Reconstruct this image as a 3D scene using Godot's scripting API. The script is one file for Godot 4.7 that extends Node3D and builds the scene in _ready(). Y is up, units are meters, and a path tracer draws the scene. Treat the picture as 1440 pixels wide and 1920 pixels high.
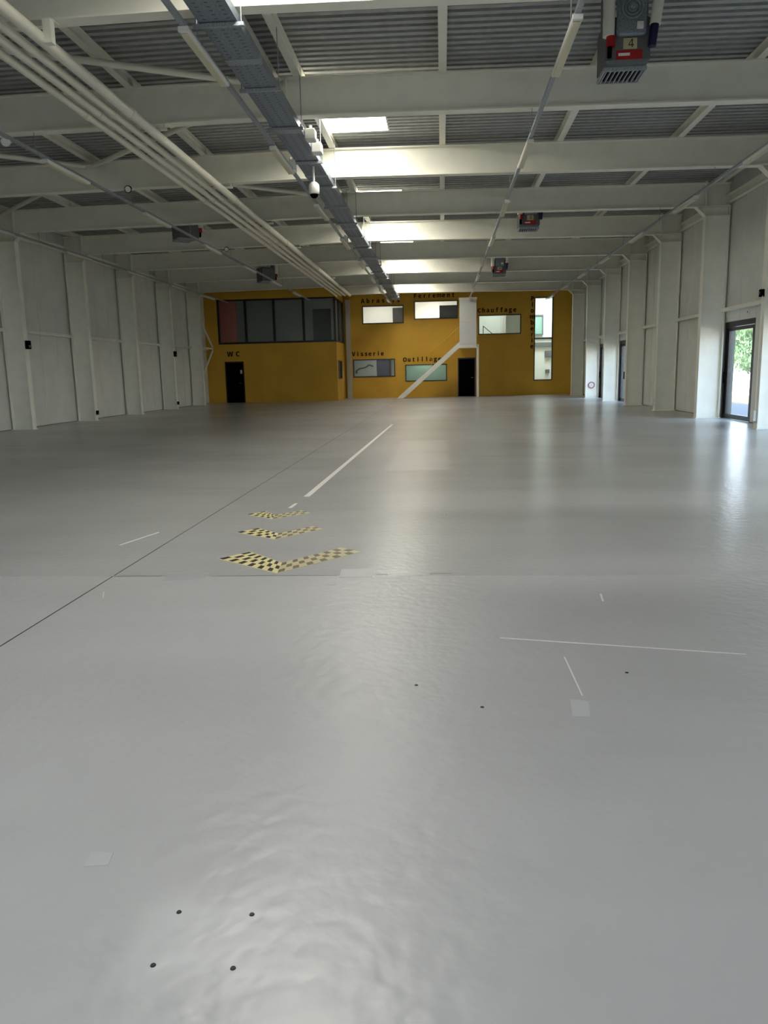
extends Node3D
# A long empty steel-framed hall: grey epoxy floor, cream portal frames, ribbed roof with skylights,
# a yellow wall with office windows at the far end. x right, y up, -z away from the camera.

const RIDGE := -2.55
const BACK := -45.3
const FRONT := 4.2
const WL := -12.7
const WR := 7.65
const FRAMES := [-5.6, -9.85, -13.75, -17.9, -22.1, -26.3, -30.5, -34.7, -38.9, -43.1]

var M := {}
var used := {}
var unit: BoxMesh

# ------------------------------------------------------------------ helpers
func mat(c: Color, rough := 0.6, metal := 0.0, spec := 0.5) -> StandardMaterial3D:
	var m := StandardMaterial3D.new()
	m.albedo_color = c
	m.roughness = rough
	m.metallic = metal
	m.metallic_specular = spec
	return m

func grain(m: StandardMaterial3D, seed_: int, freq: float, lo: Color, hi: Color, scale := Vector3(0.5, 0.5, 0.5), oct := 4) -> StandardMaterial3D:
	var n := FastNoiseLite.new()
	n.seed = seed_
	n.frequency = freq
	n.fractal_octaves = oct
	var g := Gradient.new()
	g.set_color(0, lo)
	g.set_color(1, hi)
	g.set_offset(0, 0.25)
	g.set_offset(1, 0.75)
	var t := NoiseTexture2D.new()
	t.width = 512
	t.height = 512
	t.seamless = true
	t.noise = n
	t.color_ramp = g
	m.albedo_color = Color.WHITE
	m.albedo_texture = t
	m.uv1_triplanar = true
	m.uv1_world_triplanar = true
	m.uv1_scale = scale
	return m

# a square of smooth noise in 0..1; it can be laid edge to edge when tiled is on
func noise_field(size: int, seed_: int, freq: float, oct: int, tiled: bool) -> PackedFloat32Array:
	var n := FastNoiseLite.new()
	n.seed = seed_
	n.noise_type = FastNoiseLite.TYPE_SIMPLEX_SMOOTH
	n.frequency = freq
	n.fractal_octaves = oct
	n.fractal_gain = 0.55
	var f := PackedFloat32Array()
	f.resize(size * size)
	for y in size:
		for x in size:
			var v := n.get_noise_2d(x, y)
			if tiled:
				var u := float(x) / size
				var w := float(y) / size
				var k := sqrt((u * u + (1 - u) * (1 - u)) * (w * w + (1 - w) * (1 - w)))
				v = ((v * (1 - u) + n.get_noise_2d(x - size, y) * u) * (1 - w) + (n.get_noise_2d(x, y - size) * (1 - u) + n.get_noise_2d(x - size, y - size) * u) * w) / k
			f[y * size + x] = clampf(0.5 + 0.5 * v, 0.0, 1.0)
	return f

func tone_image(f: PackedFloat32Array, size: int, lo: Color, hi: Color) -> ImageTexture:
	var im := Image.create_empty(size, size, false, Image.FORMAT_RGBF)
	for y in size:
		for x in size:
			im.set_pixel(x, y, lo.lerp(hi, f[y * size + x]))
	return ImageTexture.create_from_image(im)

# worn and repainted areas of the floor as tones, 64 m to the side, x from -32 and z from -57.6
func floor_tone(size: int) -> PackedFloat32Array:
	var f := noise_field(size, 21, 0.014, 5, false)
	var streak := FastNoiseLite.new()
	streak.seed = 8
	streak.frequency = 1.0
	var m := 64.0 / size
	# [x0, x1, z0, z1, softness in metres, tone]
	var areas := [[-0.85, 0.10, -16.3, -11.3, 0.08, 0.16], [-0.85, 0.08, -13.6, -11.4, 0.08, 0.06], [-0.4, 4.2, -9.2, -8.0, 0.45, 0.15], [0.3, 4.4, -5.8, -5.0, 0.3, 0.13], [1.9, 3.4, -17.8, -14.8, 0.3, 0.15], [0.15, 1.9, -15.8, -10.2, 0.5, -0.10], [-0.9, 5.0, -7.9, -6.6, 0.4, -0.08],
		[0.4, 2.6, -4.9, -3.4, 0.4, -0.07], [-0.79, -0.45, -1.87, -1.57, 0.05, 0.2], [-12, -3.2, -24, -10, 2.0, -0.09], [-2.2, -0.4, -5.2, -3.6, 0.4, 0.08]]
	for y in size:
		for x in size:
			var wx := (x + 0.5) * m - 32.0
			var wz := (y + 0.5) * m - 57.6
			if wx < -13 or wx > 8.5 or wz < -46 or wz > 5:
				continue
			var v := 0.5 + 0.32 * (f[y * size + x] - 0.5) + 0.045 * streak.get_noise_2d(wx * 0.25, wz * 1.7)
			for a in areas:
				var k := smoothstep(-a[4], a[4], wx - a[0]) * smoothstep(-a[4], a[4], a[1] - wx) * smoothstep(-a[4], a[4], wz - a[2]) * smoothstep(-a[4], a[4], a[3] - wz)
				v += a[5] * k
			f[y * size + x] = clampf(v, 0.0, 1.0)
	return f

func normal_image(f: PackedFloat32Array, size: int, strength: float) -> ImageTexture:
	var im := Image.create_empty(size, size, false, Image.FORMAT_RGBF)
	for y in size:
		for x in size:
			var dx := f[y * size + (x + 1) % size] - f[y * size + (x + size - 1) % size]
			var dy := f[((y + 1) % size) * size + x] - f[((y + size - 1) % size) * size + x]
			var v := Vector3(-dx * strength, dy * strength, 1.0).normalized()
			im.set_pixel(x, y, Color(v.x * 0.5 + 0.5, v.y * 0.5 + 0.5, v.z * 0.5 + 0.5))
	return ImageTexture.create_from_image(im)

func st() -> SurfaceTool:
	var s := SurfaceTool.new()
	s.begin(Mesh.PRIMITIVE_TRIANGLES)
	s.set_smooth_group(-1)
	return s

func tri(s: SurfaceTool, a: Vector3, b: Vector3, c: Vector3) -> void:
	s.add_vertex(a)
	s.add_vertex(b)
	s.add_vertex(c)

# a quad whose front is on the side from which a b c d run clockwise
func quad(s: SurfaceTool, a: Vector3, b: Vector3, c: Vector3, d: Vector3) -> void:
	tri(s, a, b, c)
	tri(s, a, c, d)

# p: bottom ring 0..3 then top ring 4..7, rings counter-clockwise seen from above
func hexa(s: SurfaceTool, p: Array) -> void:
	quad(s, p[0], p[1], p[2], p[3])
	quad(s, p[7], p[6], p[5], p[4])
	for i in 4:
		var j := (i + 1) % 4
		quad(s, p[i], p[i + 4], p[j + 4], p[j])

func bx(s: SurfaceTool, lo: Vector3, hi: Vector3) -> void:
	hexa(s, [Vector3(lo.x, lo.y, hi.z), Vector3(hi.x, lo.y, hi.z), Vector3(hi.x, lo.y, lo.z), Vector3(lo.x, lo.y, lo.z),
		Vector3(lo.x, hi.y, hi.z), Vector3(hi.x, hi.y, hi.z), Vector3(hi.x, hi.y, lo.z), Vector3(lo.x, hi.y, lo.z)])

# a box with chamfered long edges round the y axis and top and bottom
func bevel_box(s: SurfaceTool, lo: Vector3, hi: Vector3, b: float) -> void:
	var ring := func(y: float, k: float) -> Array:
		return [Vector3(lo.x + b + k, y, hi.z - k), Vector3(hi.x - b - k, y, hi.z - k), Vector3(hi.x - k, y, hi.z - b - k), Vector3(hi.x - k, y, lo.z + b + k),
			Vector3(hi.x - b - k, y, lo.z + k), Vector3(lo.x + b + k, y, lo.z + k), Vector3(lo.x + k, y, lo.z + b + k), Vector3(lo.x + k, y, hi.z - b - k)]
	var rings := [ring.call(lo.y, b), ring.call(lo.y + b, 0.0), ring.call(hi.y - b, 0.0), ring.call(hi.y, b)]
	for r in 3:
		for i in 8:
			var j := (i + 1) % 8
			quad(s, rings[r][i], rings[r + 1][i], rings[r + 1][j], rings[r][j])
	for i in range(1, 7):
		tri(s, rings[3][0], rings[3][i + 1], rings[3][i])
		tri(s, rings[0][0], rings[0][i], rings[0][i + 1])

# a sloping slab in the x-y plane: from a to b (x, y), height h upwards, centred on z with width w
func slope(s: SurfaceTool, a: Vector2, b: Vector2, h: float, z: float, w: float) -> void:
	var k := w / 2
	hexa(s, [Vector3(a.x, a.y, z + k), Vector3(b.x, b.y, z + k), Vector3(b.x, b.y, z - k), Vector3(a.x, a.y, z - k),
		Vector3(a.x, a.y + h, z + k), Vector3(b.x, b.y + h, z + k), Vector3(b.x, b.y + h, z - k), Vector3(a.x, a.y + h, z - k)])

# a bar of rectangular section between two points
func bar(s: SurfaceTool, a: Vector3, b: Vector3, w: float, h: float) -> void:
	var d := (b - a).normalized()
	var side := d.cross(Vector3.UP)
	if side.length() < 0.01:
		side = Vector3.RIGHT
	side = side.normalized() * w / 2
	var up := side.cross(d).normalized() * h / 2
	if up.y < 0:
		up = -up
		side = -side
	var q := [a + side - up, b + side - up, b - side - up, a - side - up, a + side + up, b + side + up, b - side + up, a - side + up]
	# make sure that faces look outwards whatever the direction of the bar
	if (q[1] - q[0]).cross(q[3] - q[0]).dot(up) < 0:
		q = [q[3], q[2], q[1], q[0], q[7], q[6], q[5], q[4]]
	hexa(s, q)

func tube(s: SurfaceTool, a: Vector3, b: Vector3, r: float, n := 12, r2 := -1.0) -> void:
	if r2 < 0:
		r2 = r
	var d := (b - a).normalized()
	var u := d.cross(Vector3.UP if absf(d.y) < 0.9 else Vector3.RIGHT).normalized()
	var v := d.cross(u).normalized()
	for i in n:
		var t0 := TAU * i / n
		var t1 := TAU * (i + 1) / n
		var e0 := u * cos(t0) + v * sin(t0)
		var e1 := u * cos(t1) + v * sin(t1)
		s.set_smooth_group(1)
		quad(s, a + e0 * r, b + e0 * r2, b + e1 * r2, a + e1 * r)
		s.set_smooth_group(-1)
		tri(s, a, a + e0 * r, a + e1 * r)
		tri(s, b, b + e1 * r2, b + e0 * r2)

# a turned shape about the y axis at a point: profile of (radius, height) from bottom to top
func lathe(s: SurfaceTool, at: Vector3, prof: Array, n := 20) -> void:
	for i in n:
		var t0 := TAU * i / n
		var t1 := TAU * (i + 1) / n
		var e0 := Vector3(cos(t0), 0, sin(t0))
		var e1 := Vector3(cos(t1), 0, sin(t1))
		s.set_smooth_group(1)
		for k in prof.size() - 1:
			var p: Vector2 = prof[k]
			var q: Vector2 = prof[k + 1]
			var a := at + e0 * p.x + Vector3.UP * p.y
			var b := at + e0 * q.x + Vector3.UP * q.y
			var c := at + e1 * q.x + Vector3.UP * q.y
			var d := at + e1 * p.x + Vector3.UP * p.y
			if q.x > 0.0005:
				tri(s, a, c, b)
			if p.x > 0.0005:
				tri(s, a, d, c)

func numbered(n: String) -> String:
	var k: int = used.get(n, 0)
	used[n] = k + 1
	return n if k == 0 else "%s_%03d" % [n, k]

func mesh_of(s: SurfaceTool) -> ArrayMesh:
	s.generate_normals()
	return s.commit()

func put(called: String, mesh: Mesh, m: Material, parent: Node3D, at := Vector3.ZERO) -> MeshInstance3D:
	var o := MeshInstance3D.new()
	o.name = called if parent != self else numbered(called)
	o.mesh = mesh
	o.material_override = m
	o.position = at
	parent.add_child(o, true)
	return o

func obj(called: String, s: SurfaceTool, m: Material, parent: Node3D = self) -> MeshInstance3D:
	return put(called, mesh_of(s), m, parent)

func tag(o: Node3D, label: String, category: String, group := "") -> Node3D:
	o.set_meta("label", label)
	o.set_meta("category", category)
	if group:
		o.set_meta("group", group)
	return o

func thing(called: String, label: String, category: String, at := Vector3.ZERO, group := "") -> Node3D:
	var o := Node3D.new()
	o.name = numbered(called)
	add_child(o)
	o.position = at
	return tag(o, label, category, group)

func struct(called: String, label := "") -> Node3D:
	var o := Node3D.new()
	o.name = numbered(called)
	add_child(o)
	o.set_meta("kind", "structure")
	if label:
		o.set_meta("label", label)
	return o

func box_part(called: String, lo: Vector3, hi: Vector3, m: Material, parent: Node3D) -> MeshInstance3D:
	var s := st()
	bx(s, lo, hi)
	return obj(called, s, m, parent)

func dup(o: Node3D, at: Vector3, label: String, yaw := 0.0) -> Node3D:
	var c: Node3D = o.duplicate()
	c.name = numbered(str(o.name).rstrip("_0123456789"))
	add_child(c)
	c.position = at
	c.rotation.y = yaw
	c.set_meta("label", label)
	return c

func nth(i: int) -> String:
	return ["first", "second", "third", "fourth", "fifth", "sixth", "seventh", "eighth", "ninth", "tenth", "eleventh", "twelfth", "thirteenth", "fourteenth", "fifteenth", "sixteenth"][i]

func beam_y(x: float) -> float:        # underside of the rafters
	return 5.66 - 0.012 * absf(x - RIDGE)

func deck_y(x: float) -> float:        # underside of the roof sheets
	return beam_y(x) + 0.6 + 0.17

# ------------------------------------------------------------------ scene
func _ready() -> void:
	set_view()
	set_light()
	make_materials()
	build_floor()
	build_walls()
	build_roof()
	build_back_wall()
	build_office_block()
	build_frames()
	build_outside()
	build_pipes_and_tray()
	build_lights()
	build_heaters()
	build_stairs()
	build_small_things()

func set_view() -> void:
	var cam := Camera3D.new()
	cam.name = "camera"
	cam.transform = Transform3D(Basis(Vector3(0.997041, -0.021895, -0.073681), Vector3(0.008423, 0.983921, -0.178404), Vector3(0.076402, 0.177256, 0.981195)).orthonormalized(), Vector3(0, 1.42, 0))
	cam.fov = 67.135
	cam.near = 0.05
	cam.far = 600.0
	add_child(cam)
	cam.current = true

func set_light() -> void:
	var e := Environment.new()
	var sm := ProceduralSkyMaterial.new()
	sm.sky_top_color = Color(0.62, 0.73, 0.86)
	sm.sky_horizon_color = Color(0.9, 0.925, 0.94)
	sm.sky_energy_multiplier = 1.8
	sm.ground_bottom_color = Color(0.5, 0.5, 0.48)
	sm.ground_horizon_color = Color(0.7, 0.72, 0.72)
	sm.ground_energy_multiplier = 1.5
	var sky := Sky.new()
	sky.sky_material = sm
	e.sky = sky
	e.background_mode = Environment.BG_SKY
	e.ambient_light_source = Environment.AMBIENT_SOURCE_SKY
	e.tonemap_mode = Environment.TONE_MAPPER_LINEAR
	e.tonemap_exposure = 2.5
	e.sdfgi_enabled = true
	e.ssao_enabled = true
	e.ssil_enabled = true
	var we := WorldEnvironment.new()
	we.name = "world"
	we.environment = e
	add_child(we)
	var sun := DirectionalLight3D.new()
	sun.name = "sun"
	sun.light_color = Color(1.0, 0.95, 0.87)
	sun.light_energy = 2.0
	sun.light_angular_distance = 0.53
	sun.shadow_enabled = true
	add_child(sun)
	sun.look_at_from_position(Vector3(-5, 10, -1.5), Vector3.ZERO, Vector3.UP)

func make_materials() -> void:
	M.steel = grain(mat(Color.WHITE, 0.42), 3, 0.012, Color(0.925, 0.92, 0.865), Color(0.945, 0.94, 0.885), Vector3(0.3, 0.3, 0.3))
	M.panel = grain(mat(Color.WHITE, 0.45), 5, 0.01, Color(0.845, 0.85, 0.815), Color(0.87, 0.875, 0.84), Vector3(0.2, 0.2, 0.2))
	M.backing = mat(Color(0.30, 0.30, 0.29), 0.8)
	M.deck = grain(mat(Color.WHITE, 0.5, 0.1), 9, 0.02, Color(0.63, 0.64, 0.63), Color(0.69, 0.70, 0.69), Vector3(0.4, 0.4, 0.4))
	M.slab = mat(Color(0.5, 0.5, 0.5), 0.9)
	M.galv = grain(mat(Color.WHITE, 0.45, 0.4), 12, 0.03, Color(0.56, 0.59, 0.62), Color(0.68, 0.70, 0.72), Vector3(2, 2, 2))
	M.galv_dark = grain(mat(Color.WHITE, 0.5, 0.35), 13, 0.03, Color(0.47, 0.51, 0.55), Color(0.57, 0.61, 0.65), Vector3(2, 2, 2))
	M.pipe = mat(Color(0.90, 0.885, 0.82), 0.4)
	M.white = mat(Color(0.88, 0.88, 0.86), 0.45)
	M.diffuser = mat(Color(0.82, 0.80, 0.70), 0.3)
	M.grey = mat(Color(0.36, 0.37, 0.375), 0.5)
	M.dark = mat(Color(0.06, 0.06, 0.065), 0.5)
	M.black = mat(Color(0.02, 0.021, 0.025), 0.8, 0.0, 0.12)
	M.postgrey = mat(Color(0.70, 0.68, 0.60), 0.5)
	M.frame = mat(Color(0.035, 0.037, 0.042), 0.35)
	M.red = mat(Color(0.62, 0.05, 0.06), 0.4)
	M.blue = mat(Color(0.06, 0.08, 0.26), 0.45)
	M.yellow = grain(mat(Color.WHITE, 0.6), 17, 0.006, Color(0.80, 0.615, 0.17), Color(0.83, 0.645, 0.19), Vector3(0.15, 0.15, 0.15))
	M.letter = mat(Color(0.05, 0.03, 0.015), 0.7, 0.0, 0.2)
	M.roomwall = mat(Color(0.84, 0.85, 0.83), 0.7)
	M.roomgrey = mat(Color(0.55, 0.58, 0.55), 0.7)
	M.orange = mat(Color(0.74, 0.22, 0.04), 0.7)
	M.teal = mat(Color(0.52, 0.66, 0.62), 0.5)
	M.carpet = mat(Color(0.35, 0.35, 0.34), 0.9)
	M.joint = mat(Color(0.10, 0.095, 0.09), 0.7)
	M.scratch = mat(Color(0.84, 0.83, 0.80), 0.45)
	M.scuff = mat(Color(0.54, 0.535, 0.52), 0.35)
	M.tape = mat(Color(0.85, 0.80, 0.57), 0.5)
	M.tape_worn = mat(Color(0.74, 0.70, 0.54), 0.5)
	M.check = mat(Color(0.04, 0.04, 0.035), 0.5)
	M.check_worn = mat(Color(0.40, 0.36, 0.25), 0.5)
	var g := mat(Color(0.9, 0.95, 0.95, 0.06), 0.02, 0.0, 0.28)
	g.transparency = BaseMaterial3D.TRANSPARENCY_ALPHA
	M.glass = g
	var sk := mat(Color(0.95, 0.96, 0.97), 0.5)
	sk.emission_enabled = true
	sk.emission = Color(1.0, 0.98, 0.95)
	sk.emission_energy_multiplier = 3.0
	M.skypane = sk
	var lp := mat(Color(0.95, 0.95, 0.95), 0.5)
	lp.emission_enabled = true
	lp.emission = Color(1, 0.99, 0.96)
	lp.emission_energy_multiplier = 2.0
	M.lamppane = lp
	# the floor: sealed grey epoxy, broad tonal clouds, an orange-peel skin over slight waves, uneven polish
	var f := mat(Color.WHITE, 1.0, 0.0, 0.54)
	f.uv1_triplanar = true
	f.uv1_world_triplanar = true
	f.uv1_scale = Vector3.ONE / 3.0
	f.uv2_triplanar = true
	f.uv2_world_triplanar = true
	f.uv2_scale = Vector3.ONE / 64.0
	f.uv2_offset = Vector3(0.5, 0, 0.9)
	f.detail_enabled = true
	f.detail_uv_layer = BaseMaterial3D.DETAIL_UV_2
	f.detail_albedo = tone_image(floor_tone(1024), 1024, Color(0.21, 0.209, 0.202), Color(0.60, 0.597, 0.582))
	var waves := noise_field(512, 31, 0.055, 4, true)
	f.roughness_texture = tone_image(waves, 512, Color(0.24, 0.24, 0.24), Color(0.268, 0.268, 0.268))
	f.normal_enabled = true
	f.normal_texture = normal_image(waves, 512, 2.0)
	f.normal_scale = 0.075
	f.roughness_texture_channel = BaseMaterial3D.TEXTURE_CHANNEL_RED
	M.floor = f
	# the nearer pour has a duller, finer skin
	var fn: StandardMaterial3D = f.duplicate()
	fn.roughness_texture = tone_image(waves, 512, Color(0.32, 0.32, 0.32), Color(0.39, 0.39, 0.39))
	fn.normal_scale = 0.12
	M.floor_near = fn
	var patch := mat(Color(0.705, 0.705, 0.70), 0.25, 0.0, 0.54)
	M.patch = patch
	M.patch_blue = mat(Color(0.665, 0.672, 0.672), 0.34, 0.0, 0.54)
	M.patch_near = mat(Color(0.70, 0.70, 0.695), 0.34, 0.0, 0.54)
	M.asphalt = grain(mat(Color.WHITE, 0.9), 51, 0.05, Color(0.33, 0.34, 0.36), Color(0.40, 0.41, 0.43), Vector3(1, 1, 1))
	M.grassland = grain(mat(Color.WHITE, 0.95), 52, 0.05, Color(0.50, 0.50, 0.28), Color(0.62, 0.58, 0.36), Vector3(0.5, 0.5, 0.5))
	M.gravel = grain(mat(Color.WHITE, 0.95), 53, 0.08, Color(0.78, 0.75, 0.71), Color(0.88, 0.85, 0.82), Vector3(1, 1, 1))
	M.bark = mat(Color(0.3, 0.25, 0.2), 0.9)
	var lf := grain(mat(Color.WHITE, 0.6), 54, 0.05, Color(0.42, 0.54, 0.36), Color(0.54, 0.64, 0.47), Vector3(0.5, 0.5, 0.5))
	lf.backlight_enabled = true
	lf.backlight = Color(0.35, 0.45, 0.2)
	M.leaf = lf

# ------------------------------------------------------------------ floor
func flat(called: String, pts: Array, m: Material, parent: Node3D, h := 0.002) -> MeshInstance3D:
	# a thin plate lying on the floor; pts counter-clockwise seen from above
	var s := st()
	var n := pts.size()
	var area := 0.0
	for i in n:
		area += pts[i].x * pts[(i + 1) % n].y - pts[(i + 1) % n].x * pts[i].y
	if area > 0:
		pts = pts.duplicate()
		pts.reverse()
	for i in range(1, n - 1):
		tri(s, Vector3(pts[0].x, h, pts[0].y), Vector3(pts[i + 1].x, h, pts[i + 1].y), Vector3(pts[i].x, h, pts[i].y))
	for i in n:
		var a: Vector2 = pts[i]
		var b: Vector2 = pts[(i + 1) % n]
		quad(s, Vector3(a.x, 0, a.y), Vector3(a.x, h, a.y), Vector3(b.x, h, b.y), Vector3(b.x, 0, b.y))
	return obj(called, s, m, parent)

func stripe(called: String, a: Vector2, b: Vector2, w: float, m: Material, parent: Node3D, h := 0.0015) -> void:
	var d := (b - a).normalized().orthogonal() * w / 2
	flat(called, [a + d, b + d, b - d * 0.7, a - d], m, parent, h)

func build_floor() -> void:
	var f := struct("floor", "glossy grey sealed concrete floor of the hall")
	box_part("floor_slab", Vector3(WL - 0.3, -0.25, BACK - 4.6), Vector3(WR + 0.3, 0, -5.31), M.floor, f)
	box_part("floor_slab", Vector3(WL - 0.3, -0.25, -5.31), Vector3(WR + 0.3, 0, FRONT + 0.3), M.floor_near, f)
	stripe("expansion_joint", Vector2(-2.42, FRONT), Vector2(-2.38, BACK + 3.4), 0.008, M.joint, f, 0.0012)
	stripe("cross_joint", Vector2(-2.42, -5.31), Vector2(-2.05, -5.31), 0.03, M.scuff, f)
	stripe("cross_joint", Vector2(-1.68, -5.31), Vector2(-0.76, -5.32), 0.025, M.scuff, f, 0.0011)
	stripe("cross_joint", Vector2(-0.49, -5.35), Vector2(-0.40, -5.35), 0.02, M.scuff, f)
	stripe("cross_joint", Vector2(-0.1, -5.36), Vector2(0.06, -5.37), 0.03, M.scuff, f)
	stripe("white_line", Vector2(-1.61, -8.93), Vector2(-1.39, -21.6), 0.07, M.scratch, f)
	stripe("white_line", Vector2(-1.66, -8.15), Vector2(-1.64, -8.45), 0.04, M.scratch, f)
	flat("paint_patch", [Vector2(-0.75, -5.49), Vector2(-0.51, -5.52), Vector2(-0.5, -5.27), Vector2(-0.74, -5.26)], M.patch_near, f)
	flat("paint_patch", [Vector2(-0.82, -5.17), Vector2(-0.75, -5.17), Vector2(-0.74, -5.06), Vector2(-0.81, -5.06)], M.patch_near, f)
	flat("paint_patch", [Vector2(-2.02, -5.4), Vector2(-1.72, -5.4), Vector2(-1.70, -5.22), Vector2(-2.0, -5.2)], M.patch_blue, f)
	flat("paint_patch", [Vector2(0.545, -3.22), Vector2(0.62, -3.2), Vector2(0.6, -3.05), Vector2(0.53, -3.05)], M.patch_near, f)
	flat("paint_patch", [Vector2(-1.08, -2.06), Vector2(-1.01, -2.06), Vector2(-1.0, -2.0), Vector2(-1.07, -1.99)], M.patch_near, f)
	stripe("scratch", Vector2(0.3, -4.01), Vector2(1.5, -3.78), 0.011, M.scratch, f)
	stripe("scratch", Vector2(0.6, -3.73), Vector2(0.605, -3.26), 0.007, M.scratch, f)
	stripe("scratch", Vector2(-2.8, -6.35), Vector2(-2.65, -6.89), 0.02, M.scratch, f)
	stripe("scratch", Vector2(1.0, -4.85), Vector2(0.98, -4.68), 0.012, M.scratch, f)
	stripe("scratch", Vector2(-2.3, -4.9), Vector2(-2.24, -4.75), 0.008, M.scratch, f)
	var spots := [Vector2(-0.72, -1.81), Vector2(-0.52, -1.81), Vector2(-0.72, -1.62), Vector2(-0.52, -1.62), Vector2(0.16, -3.13), Vector2(0.86, -3.53), Vector2(-0.13, -3.36), Vector2(0.03, -7.65)]
	for i in spots.size():
		var a := st()
		var r := 0.0075 if i < 4 else 0.009
		tube(a, Vector3(0, 0, 0), Vector3(0, 0.0025, 0), r, 10, r * 0.8)
		var p := obj("anchor_plug", a, M.check, f)
		p.position = Vector3(spots[i].x, 0, spots[i].y)
	# three chevrons of checked tape
	chevron("yellow and black checked tape chevron on the floor, largest and nearest of three", [Vector2(-1.78, -5.83), Vector2(-1.21, -5.38), Vector2(-0.66, -6.05), Vector2(-0.85, -6.21), Vector2(-1.24, -5.70), Vector2(-1.58, -6.07)], 12)
	chevron("yellow and black checked tape chevron on the floor, middle one of three", [Vector2(-1.91, -6.86), Vector2(-1.48, -6.55), Vector2(-1.12, -6.99), Vector2(-1.24, -7.13), Vector2(-1.50, -6.80), Vector2(-1.74, -7.05)], 8)
	chevron("yellow and black checked tape chevron on the floor, farthest of three below the white line", [Vector2(-2.04, -7.77), Vector2(-1.71, -7.51), Vector2(-1.38, -7.85), Vector2(-1.50, -7.99), Vector2(-1.73, -7.73), Vector2(-1.88, -7.95)], 8)

func chevron(label: String, q: Array, cols: int) -> void:
	var c: Vector2 = q[1]
	var t := thing("floor_chevron", label, "floor marking", Vector3(c.x, 0.0, c.y), "checked tape chevrons pointing towards the camera")
	for arm in 2:
		var w: Array = [q[0], q[1], q[4], q[5]] if arm == 0 else [q[1], q[2], q[3], q[4]]
		for i in 4:
			w[i] = w[i] - c
		flat("tape", w, M.tape if arm == 0 else M.tape_worn, t, 0.0022)
		for i in cols:
			for j in 3:
				if (i + j) % 2:
					continue
				var at := func(u: float, v: float) -> Vector2:
					var a: Vector2 = w[0].lerp(w[1], u)
					var b: Vector2 = w[3].lerp(w[2], u)
					return a.lerp(b, v)
				var u0 := (i + 0.06) / cols
				var u1 := (i + 0.94) / cols
				var v0 := (j + 0.1) / 3.0
				var v1 := (j + 0.9) / 3.0
				flat("check", [at.call(u0, v0), at.call(u1, v0), at.call(u1, v1), at.call(u0, v1)], M.check if arm == 0 else M.check_worn, t, 0.0032)

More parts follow.
